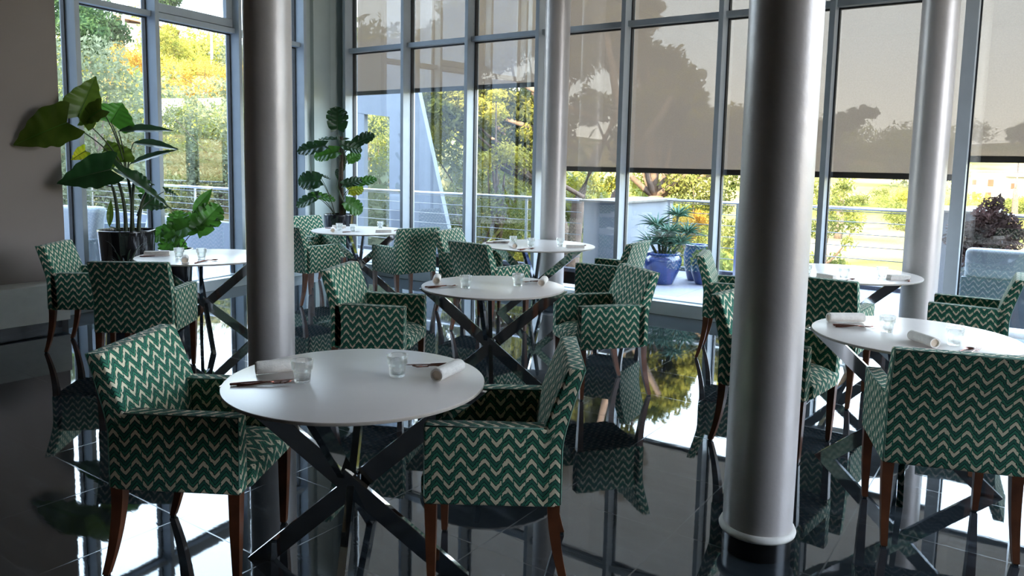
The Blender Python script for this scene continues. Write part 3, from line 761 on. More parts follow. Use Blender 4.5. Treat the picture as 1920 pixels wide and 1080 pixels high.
PL1 = [
  (-7.294,3.391,1.872, -7.519,3.024,1.668, 0.364,0.75),
  (-7.436,3.559,1.937, -7.419,3.731,2.336, 0.305,0.90),
  (-7.305,3.712,2.014, -7.452,3.549,1.863, 0.199,0.60),
  (-7.493,3.894,1.903, -7.495,4.018,2.107, 0.364,0.85),
  (-7.102,3.670,1.454, -7.348,3.297,1.337, 0.328,0.70),
  (-7.375,3.902,1.522, -7.476,3.839,1.736, 0.270,0.80),
  (-7.375,3.903,1.820, -7.184,4.362,1.887, 0.129,0.15),
  (-7.403,4.062,1.713, -7.241,4.460,1.694, 0.129,0.20),
  (-7.378,4.003,1.503, -7.211,4.413,1.698, 0.082,0.20),
  (-7.292,3.845,1.451, -7.091,4.321,1.081, 0.152,0.35),
  (-7.331,3.984,1.389, -7.276,4.206,1.310, 0.152,0.50),
  (-7.370,4.121,1.122, -7.306,4.353,1.075, 0.176,0.60),
  (-7.595,3.691,1.624, -7.704,3.601,1.534, 0.117,0.80),
  (-7.470,3.718,1.309, -7.503,3.787,1.359, 0.129,0.90),
  (-7.382,4.101,1.308, -7.384,4.219,1.162, 0.106,0.70),
  (-7.425,3.807,0.895, -7.468,3.854,1.167, 0.047,0.90),
  (-7.267,4.301,1.240, -7.255,4.437,1.194, 0.082,0.50),
]
PL2 = [
  (-7.799,7.079,1.992, -7.847,7.116,2.305, 0.266,1.00),
  (-7.831,6.893,1.773, -8.115,6.651,1.695, 0.178,0.70),
  (-7.728,7.156,1.860, -8.010,6.932,1.888, 0.104,0.30),
  (-7.721,7.016,1.700, -7.976,6.818,1.623, 0.192,0.70),
  (-7.652,7.238,1.806, -7.507,7.473,1.958, 0.163,0.70),
  (-7.688,7.052,1.793, -7.545,7.292,1.723, 0.148,0.70),
  (-7.747,7.210,1.576, -7.673,7.375,1.688, 0.148,0.80),
  (-7.874,6.845,1.315, -8.109,6.658,1.295, 0.237,0.85),
  (-7.962,6.895,1.383, -7.906,7.049,1.342, 0.059,0.40),
  (-7.680,7.061,1.262, -7.546,7.291,1.336, 0.133,0.70),
  (-7.633,7.258,1.276, -7.482,7.499,1.351, 0.133,0.70),
  (-7.738,7.219,1.172, -7.644,7.406,1.216, 0.163,0.90),
  (-7.897,6.817,1.117, -8.129,6.635,0.970, 0.148,0.70),
  (-7.933,6.776,1.116, -7.786,7.034,1.059, 0.118,0.60),
  (-7.657,7.086,1.034, -7.546,7.291,0.889, 0.207,0.80),
  (-7.768,7.114,1.445, -7.783,7.186,1.675, 0.089,0.80),
  (-7.787,7.093,1.338, -7.850,7.113,1.472, 0.074,0.80),
]
PL3 = [
  (-7.538,4.592,0.804, -7.581,4.637,1.017, 0.212,0.90),
  (-7.451,4.638,0.847, -7.637,4.445,0.738, 0.237,0.70),
  (-7.550,4.668,0.799, -7.481,4.888,0.966, 0.225,0.80),
  (-7.485,4.771,0.797, -7.401,5.008,1.071, 0.274,0.85),
  (-7.542,4.775,0.979, -7.483,4.975,1.255, 0.112,0.80),
  (-7.645,4.511,0.813, -7.771,4.413,0.685, 0.137,0.70),
  (-7.506,4.548,0.763, -7.640,4.441,0.556, 0.162,0.80),
  (-7.592,4.599,0.725, -7.604,4.694,0.543, 0.125,0.80),
]
def plant(name, lab, cat, px, py, r, h, rb): t_ = empty(name); tag(t_, lab, cat); pot(t_, px, py, r, h, rb); return t_
rnd = random.Random(4)
t_ = plant('elephant_ear_plant', 'elephant ear plant in a tall black pot, big leaves over the left wall', 'potted plant', -7.357, 3.937, .262, .862, .20)
mats = ['leaf_olive', 'leaf_olive', 'leaf_olive', 'leaf_mid', 'leaf_dark', 'leaf_olive', 'leaf_dark', 'leaf_dark', 'leaf_dark', 'leaf_dark', 'leaf_dark', 'leaf_dark', 'leaf_yellow', 'leaf_yellow', 'leaf_mid', 'leaf_olive', 'leaf_dark']
trunks = []
for k, (dx, dy, tx, ty, tz) in enumerate([(-.02, 0, -7.40, 3.90, 1.32), (.03, .05, -7.33, 4.02, 1.36), (-.07, -.05, -7.44, 3.86, 1.28), (.08, .08, -7.29, 4.12, 1.24), (-.05, .07, -7.37, 3.97, 1.40)]):
    s0 = Vector((-7.357 + dx, 3.937 + dy, .80)); e = Vector((tx, ty, tz)); m1 = Vector((s0.x * .5 + e.x * .5 + .03 * math.sin(k * 2), s0.y * .5 + e.y * .5 + .05 * math.cos(k * 3), 1.08))
    bm = bmesh.new(); tube(bm, bez(s0, m1, e, 12), [.021 - .008 * q / 12 for q in range(13)], 9); obj('stem', bm, M_['stem'], t_, True); trunks.append(e)
for k, L in enumerate(PL1):
    L = list(L); L[7] = max(.38, L[7]); a = Vector(L[:3]); s = min(trunks, key=lambda q: (q - a).length) if a.z > 1.2 else Vector((-7.357, 3.95, .82))
    if a.z < 1.3 and a.z > 1.0: s = Vector((-7.30, 4.02, 1.0))
    kd = 'alo' if k not in (6, 7, 8, 15) else 'nar'
    leaf(t_, a, L[3:6], L[6] * (1.15 if kd == 'alo' else 1.3), L[7], kd, M_[mats[k]], s, .008)
t_ = plant('swiss_cheese_plant', 'tall swiss cheese plant climbing a stake in a black pot by the corner column', 'potted plant', -7.788, 7.091, .205, .86, .16)
bm = bmesh.new(); tube(bm, [(-7.75, 7.10, .80), (-7.76, 7.10, 1.3), (-7.755, 7.105, 1.9)], [.036, .033, .026], 12); obj('stake', bm, M_['stake'], t_, True)
bm = bmesh.new(); tube(bm, [(-7.75 + .05 * math.sin(k * .9), 7.10 + .05 * math.cos(k * .9), .82 + k * .1) for k in range(12)], [.014] * 12, 8); obj('stem', bm, M_['stem'], t_, True)
m2 = ['leaf_dark'] * 17
for k in (3, 6, 13): m2[k] = 'leaf_mid'
m2[11] = 'leaf_yellow'; m2[14] = 'leaf_mid'; m2[10] = 'leaf_mid'
for k, L in enumerate(PL2):
    a = Vector(L[:3]); zz = max(.86, a.z - .22); s = Vector((-7.755, 7.10, zz)) if k not in (7, 8, 12, 13) else Vector((-7.80, 7.03, .84))
    leaf(t_, a, L[3:6], L[6] * 1.1, L[7], 'mon', M_[m2[k]], s, .006)
t_ = plant('split_leaf_plant', 'low bright green split-leaf plant in a black pot behind the left table', 'potted plant', -7.600, 4.600, .175, .60, .13)
for k, L in enumerate(PL3): leaf(t_, L[:3], L[3:6], L[6] * 1.1, L[7], 'mon' if k != 4 else 'nar', M_['leaf_mid'], (-7.60 + .04 * math.sin(k), 4.60 + .04 * math.cos(k * 2), .57), .006)
t_ = plant('spiky_plant', 'small spiky dark leaved plant in front of the big black pot', 'potted plant', -6.80, 3.62, .12, .30, .10)
for k in range(15):
    a = k * 2.4; R_ = .14 + .07 * rnd.random(); hh = .30 + .25 * rnd.random()
    p = Vector((-6.80, 3.62, .29)); e = p + Vector((R_ * math.cos(a), R_ * math.sin(a), hh)); mid = p + Vector((.25 * R_ * math.cos(a), .25 * R_ * math.sin(a), hh * .95))
    pts = bez(p, mid, e, 10); bm = bmesh.new(); side = Vector((-math.sin(a), math.cos(a), 0)); prev = None
    for q, pt in enumerate(pts):
        w_ = .015 * (1 - (q / 10) ** 1.6) + .0006; row = [bm.verts.new(pt - side * w_), bm.verts.new(pt - Vector((0, 0, w_ * .5))), bm.verts.new(pt + side * w_)]
        if prev:
            for z in (0, 1): bm.faces.new((prev[z], prev[z + 1], row[z + 1], row[z]))
        prev = row
    obj('leaf', bm, M_['snake'], t_, True)

# ================================================================== TERRACE
def st(o): o['kind'] = 'structure'; return o
bm = bmesh.new()
box(bm, -20, -8.15, -6, 7.62, -.25, -.005); box(bm, -10.75, -5.0, 7.62, 9.75, -.25, -.005); box(bm, -20, 9, 7.81, 7.9, -.25, -.006)
box(bm, -8.9, 9, 7.6, 9.75, -.26, -.005); box(bm, -5.0, 9, 9.75, 11.1, -.25, -.005)
st(obj('floor_terrace', bm, M_['deck']))
tn += 1; st(fbox('trim_%d' % tn, -10.8, -5.39, 9.72, 9.86, -.3, .05, M_['kerb']))
tn += 1; st(fbox('trim_%d' % tn, -4.78, 9, 11.02, 11.16, -.3, .05, M_['kerb']))
tn += 1; st(fbox('trim_%d' % tn, -20, -10.7, 7.50, 7.66, -.2, .53, M_['render']))
def railing(x0, x1, y, label, posts, z1=1.08, ws=(1.04, .90, .74, .575, .41, .25), base=0):
    r = empty('terrace_railing', ((x0 + x1) / 2, y, base)); h = (x1 - x0) / 2; c = (x0 + x1) / 2
    tag(r, label, 'railing', 'steel terrace railings')
    bm = bmesh.new(); tube(bm, [(-h, 0, z1 - base), (h, 0, z1 - base)], .023, 14); obj('handrail', bm, M_['steel'], r, True)
    for wz in ws:
        bm = bmesh.new(); tube(bm, [(-h, 0, wz - base), (h, 0, wz - base)], .0065, 6); obj('rail_wire', bm, M_['wire_steel'], r, True)
    for px in posts:
        bm = bmesh.new(); box(bm, px - c - .02, px - c + .02, -.008, .012, 0, z1 - .02 - base, .002); box(bm, px - c - .05, px - c + .05, -.04, .04, 0, .012); obj('rail_post', bm, M_['steel'], r)
railing(-10.7, -5.47, 9.62, 'steel railing with wires left of the pale block, in front of the slanted white wall', [-10.65, -8.85, -6.43])
railing(-4.71, -1.13, 10.95, 'steel railing with wires behind the blue pots, right of the pale block', [-4.68, -3.62, -2.75, -1.17])
railing(-.36, 8.5, 10.95, 'steel railing with wires at the right edge behind the purple shrub', [-.34, 1.1, 2.6, 4.1])
railing(-19.8, -10.75, 7.58, 'steel railing on the low white wall beyond the left windows', [-19, -17.2, -15.4, -13.6, -11.9, -10.8], ws=(1.02, .90, .79, .68, .57), base=.53)
def block(name, x0, x1, y0, y1, h, label, m):
    r = empty(name, ((x0 + x1) / 2, (y0 + y1) / 2, 0)); tag(r, label, 'wall block'); a, b = (x1 - x0) / 2, (y1 - y0) / 2
    fbox('block', -a, a, -b, b, 0, h, m, r, .004); fbox('stone_cap', -a - .05, a + .05, -b - .05, b + .05, h, h + .028, M_['cap'], r, .003)
block('terrace_block', -5.39, -4.79, 9.55, 11.35, 1.065, 'pale rendered terrace block with flat stone cap, left of the aloe', M_['render'])
block('terrace_block', -1.05, -.45, 10.6, 12.0, 1.10, 'grey terrace block with flat cap, beside the right round column', M_['render_grey'])
# slanted concrete portal
r = empty('slanted_portal_wall', (-9.6, 10.3, -.3)); tag(r, 'pale slanted concrete wall with a rectangular opening beyond the corner window', 'wall')
bm = bmesh.new()
def loc(p): return [(a + 9.6, z + .3) for a, z in p]
xr = lambda z: -9.259 - .301 * (z - 2.81)
prism(bm, loc([(-9.96, -.3), (xr(-.3), -.3), (xr(3.8), 3.8), (-9.96, 3.8)]), 0, .10)
obj('slanted_wall', bm, M_['render'], r)
bm = bmesh.new(); prism(bm, loc([(-11.0, 2.50), (-9.96, 2.40), (-9.96, 3.8), (-11.0, 3.8)]), 0, .10); obj('lintel', bm, M_['render'], r)
bm = bmesh.new(); prism(bm, loc([(-11.0, -.3), (-10.62, -.3), (-10.62, 2.47), (-11.0, 2.50)]), 0, .10); obj('jamb', bm, M_['render'], r)

# outdoor lounge furniture
def lounge_chair(x, y, rz, w_, label, name='outdoor_armchair', cat='outdoor armchair', bh=.86):
    r = empty(name, (x, y, 0), rz); tag(r, label, cat)
    fbox('frame', -w_ / 2, w_ / 2, -.36, .38, .16, .26, M_['sofa_frame'], r, .01)
    for s in (-1, 1):
        fbox('armrest', s * (w_ / 2 - .045) - .045, s * (w_ / 2 - .045) + .045, -.34, .38, .26, .56, M_['sofa_frame'], r, .012)
        for yy in (-.32, .34): fbox('leg', s * (w_ / 2 - .05) - .025, s * (w_ / 2 - .05) + .025, yy - .025, yy + .025, 0, .16, M_['sofa_frame'], r, .003)
    fbox('seat_cushion', -w_ / 2 + .10, w_ / 2 - .10, -.24, .40, .265, .44, M_['cushion'], r, .05)
    fbox('back_frame', -w_ / 2, w_ / 2, -.40, -.345, .16, .60, M_['sofa_frame'], r, .01)
    bm = bmesh.new(); box(bm, -w_ / 2 + .02, w_ / 2 - .02, -.34, -.16, .445, bh, .07, 4)
    for v in bm.verts: v.co.y -= (v.co.z - .40) * .22
    sharp(obj('back_cushion', bm, M_['cushion'], r), 50); return r
lounge_chair(-.10, 8.75, 0, .95, 'pale cushioned outdoor armchair on the terrace, seen from behind at the right edge', bh=.88)
lounge_chair(-9.9, 4.35, math.radians(200), .95, 'white cushioned outdoor armchair beyond the left window, by the grey wall', bh=.95)
lounge_chair(-10.9, 5.9, math.radians(150), 1.5, 'white outdoor sofa on the left terrace behind the big plant pot', 'outdoor_sofa', 'outdoor sofa', .78)
r = empty('outdoor_table', (-9.75, 5.45, 0)); tag(r, 'low white outdoor table beyond the left window', 'outdoor table')
fbox('tabletop', -.35, .35, -.3, .3, .42, .45, M_['cushion'], r, .004)
for sx in (-.3, .3):
    for sy in (-.25, .25): fbox('leg', sx - .02, sx + .02, sy - .02, sy + .02, 0, .42, M_['sofa_frame'], r)

# blue pots
def bpot(x, y, prof, label, name='blue_glazed_pot'):
    r = empty(name, (x, y, 0)); tag(r, label, 'plant pot'); bm = bmesh.new(); lathe(bm, prof, 56); sharp(obj('pot_body', bm, M_['blue'], r), 60)
    h = prof[-1][1]; bm = bmesh.new(); lathe(bm, [(0, h - .02), (prof[-1][0] + .001, h - .02)], 40); obj('soil', bm, M_['soil'], r); return r
a1 = bpot(-4.18, 9.62, [(0, 0), (.15, 0), (.16, .02), (.235, .20), (.262, .31), (.255, .36), (.225, .395), (.235, .41), (.245, .42), (.235, .43), (.215, .425), (.20, .38)], 'wide blue glazed pot holding the big aloe on the terrace')
a2 = bpot(-3.93, 10.25, [(0, 0), (.12, 0), (.13, .02), (.18, .22), (.19, .38), (.165, .47), (.175, .49), (.18, .50), (.165, .505), (.15, .49), (.14, .45)], 'tall blue glazed pot with white rim, behind the pot with trailing plant')
a3 = bpot(-3.72, 9.95, [(0, 0), (.10, 0), (.11, .02), (.16, .16), (.17, .28), (.16, .33), (.165, .35), (.15, .355), (.14, .33)], 'small blue glazed pot with a trailing green plant, right of the aloe pot')
rnd = random.Random(11)
def blade(bm, p, d, L, w_, droop, up_):
    d = Vector(d).normalized(); side = d.cross(Vector((0, 0, 1))).normalized(); prev = None
    for q in range(9):
        t = q / 8; pt = Vector(p) + d * L * t + Vector((0, 0, up_ * L * t - droop * L * t * t)); ww = w_ * (1 - t ** 1.4) + .0008
        row = [bm.verts.new(pt - side * ww + Vector((0, 0, ww * .5))), bm.verts.new(pt - Vector((0, 0, ww * .25))), bm.verts.new(pt + side * ww + Vector((0, 0, ww * .5))), bm.verts.new(pt - Vector((0, 0, ww * .9)))]
        if prev:
            for z in range(4): bm.faces.new((prev[z], prev[(z + 1) % 4], row[(z + 1) % 4], row[z]))
        prev = row
r = empty('aloe_plant', (-4.18, 9.62, .40)); tag(r, 'large spiky grey green aloe in the wide blue pot', 'aloe')
for (cx_, cy_, cz, n, L) in [(-.14, .10, .36, 30, .36), (.14, .15, .52, 28, .28), (.02, -.05, .20, 34, .32), (.24, .0, .16, 30, .30), (-.12, -.12, .14, 26, .30), (.30, .1, .30, 28, .28), (.12, -.12, .30, 28, .28), (0, .1, .10, 26, .32)]:
    bm = bmesh.new()
    for k in range(n):
        a = k * 2.399; e = .15 + 1.1 * (k / n); blade(bm, (cx_, cy_, cz), (math.cos(a), math.sin(a), 0), L * (.8 + .3 * rnd.random()) * (1 - .35 * (k / n)), .016, .45, e + .15)
    rs = obj('rosette', bm, M_['aloe'], r, True)
    bm = bmesh.new(); tube(bm, [(cx_ * .3, cy_ * .3, -.05), (cx_ * .8, cy_ * .8, cz * .6), (cx_, cy_, cz)], [.022, .02, .016], 8); obj('aloe_stem', bm, M_['stem'], rs, True)

def leafcloud(rng, n, s, blobs, up_bias=.3, shell=.55):
    """many small leaves scattered through round clumps -> vertices, faces"""
    B = np.array(blobs, float); w_ = B[:, 3] ** 2; idx = rng.choice(len(B), n, p=w_ / w_.sum())
    d = rng.normal(size=(n, 3)); d /= np.linalg.norm(d, axis=1, keepdims=True)
    lump = 1 + .18 * np.sin(d[:, 0:1] * 5 + idx[:, None]) + .14 * np.sin(d[:, 2:3] * 7 + idx[:, None] * 2)
    rr = (shell + (1 - shell) * rng.rand(n, 1) ** .8) * B[idx, 3:4] * lump
    c = B[idx, :3] + d * rr * np.array([1, 1, .85])
    u = rng.normal(size=(n, 3)); u /= np.linalg.norm(u, axis=1, keepdims=True)
    nn = d + rng.normal(size=(n, 3)) * .7; v = np.cross(nn, u); v /= np.linalg.norm(v, axis=1, keepdims=True) + 1e-9
    sz = s * (.6 + .8 * rng.rand(n, 1))
    V = np.stack([c - u * sz, c - v * sz * .42, c + u * sz, c + v * sz * .42], 1).reshape(-1, 3)
    return V, np.arange(4 * n).reshape(-1, 4)
rng = np.random.RandomState(5)
r = empty('trailing_plant', (-3.72, 9.95, .33)); tag(r, 'trailing green plant spilling from the small blue pot', 'plant')
V, F = leafcloud(rng, 1500, .018, [(0, 0, .05, .14), (.05, -.12, -.03, .10), (.1, -.1, -.14, .07), (-.08, -.08, .0, .09)]); o = bpy.data.objects.new('leaves', mesh_np('leaves', V, F, LM['green'])); C.objects.link(o); o.parent = r
r = empty('purple_shrub', (-.52, 9.75, 0)); tag(r, 'purple leaved shrub in a tall pot on the terrace, above the pale armchair', 'shrub')
V, F = leafcloud(rng, 5200, .028, [(0, 0, .92, .26), (-.16, 0, .84, .20), (.2, .05, .86, .22), (.05, 0, 1.12, .18), (.22, 0, 1.05, .14), (-.02, 0, .70, .24), (.12, .0, 1.27, .10), (.33, 0, .95, .12)], shell=.3)
o = bpy.data.objects.new('leaves', mesh_np('leaves', V, F, LM['purple'])); C.objects.link(o); o.parent = r
bm = bmesh.new(); lathe(bm, [(0, 0), (.15, 0), (.22, .45), (.23, .5), (.21, .5), (.2, .46), (0, .46)], 40); sharp(obj('planter', bm, M_['render_grey'], r), 40)
bm = bmesh.new(); tube(bm, [(0, 0, .44), (.02, 0, .7), (0, 0, .95)], [.02, .017, .01], 8); obj('stem', bm, M_['bark'], r, True)

# ================================================================== LANDSCAPE
TH0 = math.radians(124.79)
LP = [(0, -2.6), (8, -2.4), (14, -1.9), (22, .3), (33, 3.4), (45, 5.8), (60, 7.4), (85, 10.0), (150, 13), (420, 15)]
RP = [(0, -3.0), (10, -3.0), (20, -3.4), (40, -4.2), (60, -4.6), (90, -4.8), (125, -3.2), (150, -1.6), (200, 5.0), (260, 10.6), (420, 13)]
def hgt(x, y):
    r_ = np.hypot(x, y); az = np.degrees(TH0 - np.arctan2(y, x)); az = (az + 180) % 360 - 180
    k = np.clip((az + 12) / 20, 0, 1); k = k * k * (3 - 2 * k)
    a = np.interp(r_, *zip(*LP)); b = np.interp(r_, *zip(*RP))
    return a * (1 - k) + b * k + .25 * np.sin(x * .31) * np.cos(y * .27) * np.clip(r_ / 20, 0, 1) + .9 * np.sin(az * .35 + 1) * np.clip((r_ - 100) / 120, 0, 1)
rs_ = np.concatenate([np.linspace(6, 60, 55), np.linspace(63, 420, 60)]); az_ = np.radians(np.linspace(-110, 120, 231))
RR, AA = np.meshgrid(rs_, az_, indexing='ij'); X = RR * np.cos(TH0 - AA); Y = RR * np.sin(TH0 - AA); Z = hgt(X, Y)
# keep the ground under and beside the building low
Z = np.where((Y < 9.6) & (X > -12), np.minimum(Z, -2.6), Z); Z = np.where((Y < 7.7) & (X > -20), np.minimum(Z, -1.5), Z)
V = np.stack([X, Y, Z], -1).reshape(-1, 3); n0, n1 = RR.shape; I = np.arange(n0 * n1).reshape(n0, n1)
F = np.stack([I[:-1, :-1], I[:-1, 1:], I[1:, 1:], I[1:, :-1]], -1).reshape(-1, 4)
me = mesh_np('hillside', V, F, M_['ground']); me.shade_smooth(); o = bpy.data.objects.new('hillside', me); C.objects.link(o); st(o)

TR = {
 'oliveA':('olive',[(-18.12,8.43,3.72,0.87),(-16.21,7.89,3.22,0.79),(-17.94,9.16,3.86,0.68),(-16.86,8.76,3.11,0.77),(-17.96,9.7,3.0,0.75),(-15.76,7.58,2.33,0.76),(-18.0,9.37,2.11,0.88),(-17.62,8.11,1.59,0.82),(-16.11,8.91,2.19,0.58),(-16.48,8.44,1.27,0.72),(-15.63,8.73,1.4,0.5),(-17.33,7.7,2.81,0.8)]),
 'oliveB':('olive',[(-18.6,10.93,2.99,0.94),(-18.87,11.76,2.71,0.94),(-18.6,12.37,2.74,0.86),(-18.7,11.25,1.92,0.92),(-18.31,11.92,1.73,0.92),(-17.52,12.19,2.51,0.67),(-17.45,12.28,1.68,0.75),(-18.18,11.06,1.24,0.75),(-18.39,12.27,1.1,0.7),(-17.45,12.78,2.11,0.76),(-17.94,14.02,1.86,0.8),(-17.19,13.99,2.75,0.78)]),
 'pineL':('dark',[(-40.3,19.6,8.67,1.2),(-38.29,19.48,7.95,1.15),(-38.64,20.43,7.61,0.86),(-35.47,17.55,6.83,0.95),(-35.46,16.77,7.17,0.83),(-38.96,20.3,6.84,0.68),(-37.08,17.1,8.06,1.15)]),
 'cypress':('yellow',[(-34.31,20.56,6.63,0.62),(-32.85,19.96,6.85,0.54),(-32.9,19.9,7.32,0.38),(-31.84,19.66,6.39,0.47),(-34.26,21.43,6.54,0.45),(-31.72,18.86,6.73,0.41)]),
 'orangeA':('orange',[(-28.08,14.96,5.31,0.45),(-29.57,16.23,5.41,0.52),(-29.32,16.52,5.29,0.52),(-30.13,16.74,4.94,0.39),(-28.56,16.31,5.52,0.42)]),
 'orangeB':('orange',[(-27.98,16.88,5.05,0.46),(-29.68,18.54,5.18,0.54),(-29.29,18.95,5.29,0.54),(-29.49,19.78,5.24,0.55),(-29.41,20.38,5.19,0.5),(-26.96,19.42,5.07,0.51),(-27.88,18.36,5.36,0.38),(-29.91,18.8,4.82,0.4)]),
 'hillA':('ygreen',[(-48.3,31.01,9.21,0.97),(-47.53,31.51,8.87,0.96),(-52.56,36.0,10.4,1.16),(-50.93,35.54,9.04,1.05),(-50.84,32.46,10.53,0.76),(-55.75,30.5,11.77,1.16),(-54.11,30.57,11.07,1.05),(-48.63,34.84,9.57,1.26),(-51.94,34.68,10.56,0.61),(-50.04,40.79,9.62,1.81),(-46.68,37.83,11.0,1.27)]),
 'pineTop':('dark',[(-52.46,31.26,12.63,0.77),(-51.12,31.26,12.56,0.59)]),
 'pineM':('pine',[(-10.23,11.63,2.79,0.44),(-9.48,11.4,2.65,0.46),(-9.2,11.71,2.51,0.52),(-9.0,12.3,2.81,0.49),(-8.58,12.54,2.55,0.47),(-10.11,13.34,2.29,0.54),(-8.75,12.52,2.03,0.49),(-10.51,12.29,2.41,0.34),(-8.8,13.54,3.01,0.52),(-8.0,12.72,2.3,0.53),(-9.6,11.68,3.49,0.64),(-9.03,12.14,3.82,0.64),(-8.16,12.13,4.05,0.62),(-8.74,14.2,4.85,0.82),(-9.69,13.37,4.8,0.7),(-9.77,12.22,4.41,0.6),(-9.78,11.42,3.88,0.42),(-8.31,14.21,3.71,0.46)]),
 'pineM2':('pine',[(-8.65,15.96,4.55,0.77),(-7.18,14.37,4.52,0.68),(-7.96,16.14,4.04,0.7),(-7.71,13.87,2.78,0.45),(-7.03,15.7,3.7,0.58),(-6.39,15.11,3.17,0.58),(-6.9,14.81,2.83,0.63),(-6.41,15.93,2.78,0.56),(-5.8,15.17,2.39,0.5),(-7.48,15.71,2.08,0.73),(-6.82,15.95,2.09,0.73),(-5.86,15.7,1.86,0.59),(-7.5,14.96,5.31,0.71),(-8.15,14.76,5.12,0.71),(-7.04,14.67,4.88,0.48),(-5.23,15.13,2.39,0.56),(-4.91,15.15,2.28,0.56),(-4.8,16.23,2.22,0.71)]),
 'gorse':('ygreen',[(-10.44,14.52,1.67,0.58),(-8.72,13.07,1.34,0.51),(-9.74,12.96,1.82,0.39),(-9.52,14.47,2.04,0.44),(-10.25,12.17,1.85,0.38),(-9.75,14.32,0.71,0.44),(-10.42,11.86,2.01,0.38),(-10.75,14.75,1.1,0.44),(-9.93,15.38,0.54,0.44)]),
 'gorseF':('yellow',[(-9.57,12.62,2.85,0.27),(-8.45,11.55,2.49,0.26),(-9.17,12.01,2.38,0.21),(-8.09,11.41,1.8,0.29),(-8.05,11.89,1.66,0.3),(-8.47,12.9,1.35,0.28),(-8.43,11.31,1.65,0.24),(-8.16,12.11,2.17,0.18),(-10.05,11.92,2.17,0.24),(-9.46,10.92,1.97,0.18),(-8.13,11.75,1.16,0.22),(-7.53,11.49,0.99,0.19),(-9.48,12.25,1.97,0.22),(-8.12,11.1,2.78,0.17),(-8.29,12.56,2.7,0.23)]),
 'shrubM':('green',[(-9.22,10.8,1.33,0.46),(-9.21,11.26,0.82,0.47),(-9.07,11.93,0.6,0.51),(-8.42,12.1,0.42,0.48),(-9.48,12.09,1.22,0.43),(-9.85,11.72,0.24,0.43),(-9.47,12.83,-0.02,0.56),(-8.97,13.51,0.02,0.5),(-9.5,11.94,1.64,0.39),(-9.9,11.29,0.69,0.42),(-8.25,11.5,0.86,0.34)]),
 'shrubL':('olive',[(-13.35,13.08,2.12,0.53),(-11.74,11.65,1.38,0.53),(-13.24,12.96,0.59,0.6),(-11.43,11.67,0.26,0.46),(-12.9,12.13,1.12,0.5),(-11.91,11.98,2.41,0.4),(-12.4,11.36,1.82,0.47),(-12.96,12.02,0.39,0.55)]),
 'shrubL2':('ygreen',[(-12.92,12.91,2.42,0.44),(-12.33,12.58,2.09,0.37),(-13.75,13.47,2.59,0.41),(-12.39,12.81,1.62,0.5)]),
 'shrubR':('green',[(-5.73,14.57,1.2,0.48),(-6.11,14.65,1.24,0.4),(-5.45,15.03,0.88,0.45),(-5.9,13.7,0.7,0.42),(-5.79,15.11,0.31,0.5),(-4.95,14.65,0.29,0.48),(-5.92,14.34,0.02,0.44),(-5.17,14.8,1.32,0.4)]),
 'shrubR2':('yellow',[(-7.65,16.44,1.18,0.36),(-8.38,17.09,1.21,0.4),(-7.58,16.91,0.92,0.34),(-6.18,16.39,0.63,0.37),(-8.18,14.6,1.12,0.35),(-6.55,16.41,0.49,0.35),(-7.93,15.23,1.18,0.29),(-9.65,16.65,1.11,0.35)]),
 'shrubO':('orange',[(-5.43,12.91,0.61,0.24),(-5.31,13.33,0.45,0.24),(-5.3,13.8,0.62,0.21),(-5.79,13.35,0.31,0.2)]),
 'treeR':('green',[(-6.12,26.66,0.95,0.5),(-5.28,24.1,0.54,0.52),(-5.52,27.01,0.87,0.46),(-5.37,25.44,-0.1,0.51),(-5.32,27.42,0.34,0.43),(-4.67,23.48,1.2,0.3),(-6.22,27.06,-0.42,0.51),(-6.46,25.74,0.51,0.56),(-6.4,24.36,-0.11,0.53),(-4.64,24.91,-0.11,0.28),(-4.6,24.07,-0.54,0.24)]),
 'umbrella':('dark',[(-17.06,74.88,5.48,0.86),(-16.51,78.66,6.43,0.79),(-14.1,72.29,6.48,0.72),(-13.83,75.44,6.91,0.7),(-13.28,76.14,6.85,0.54),(-13.85,69.15,5.39,0.69),(-15.3,70.23,4.55,0.91),(-16.61,70.11,4.78,0.91),(-13.73,72.83,5.9,0.52)]),
 'umbrella2':('dark',[(-2.16,86.0,5.39,0.97),(-1.33,80.1,5.35,1.01),(-2.46,80.31,4.77,0.56)]),

}
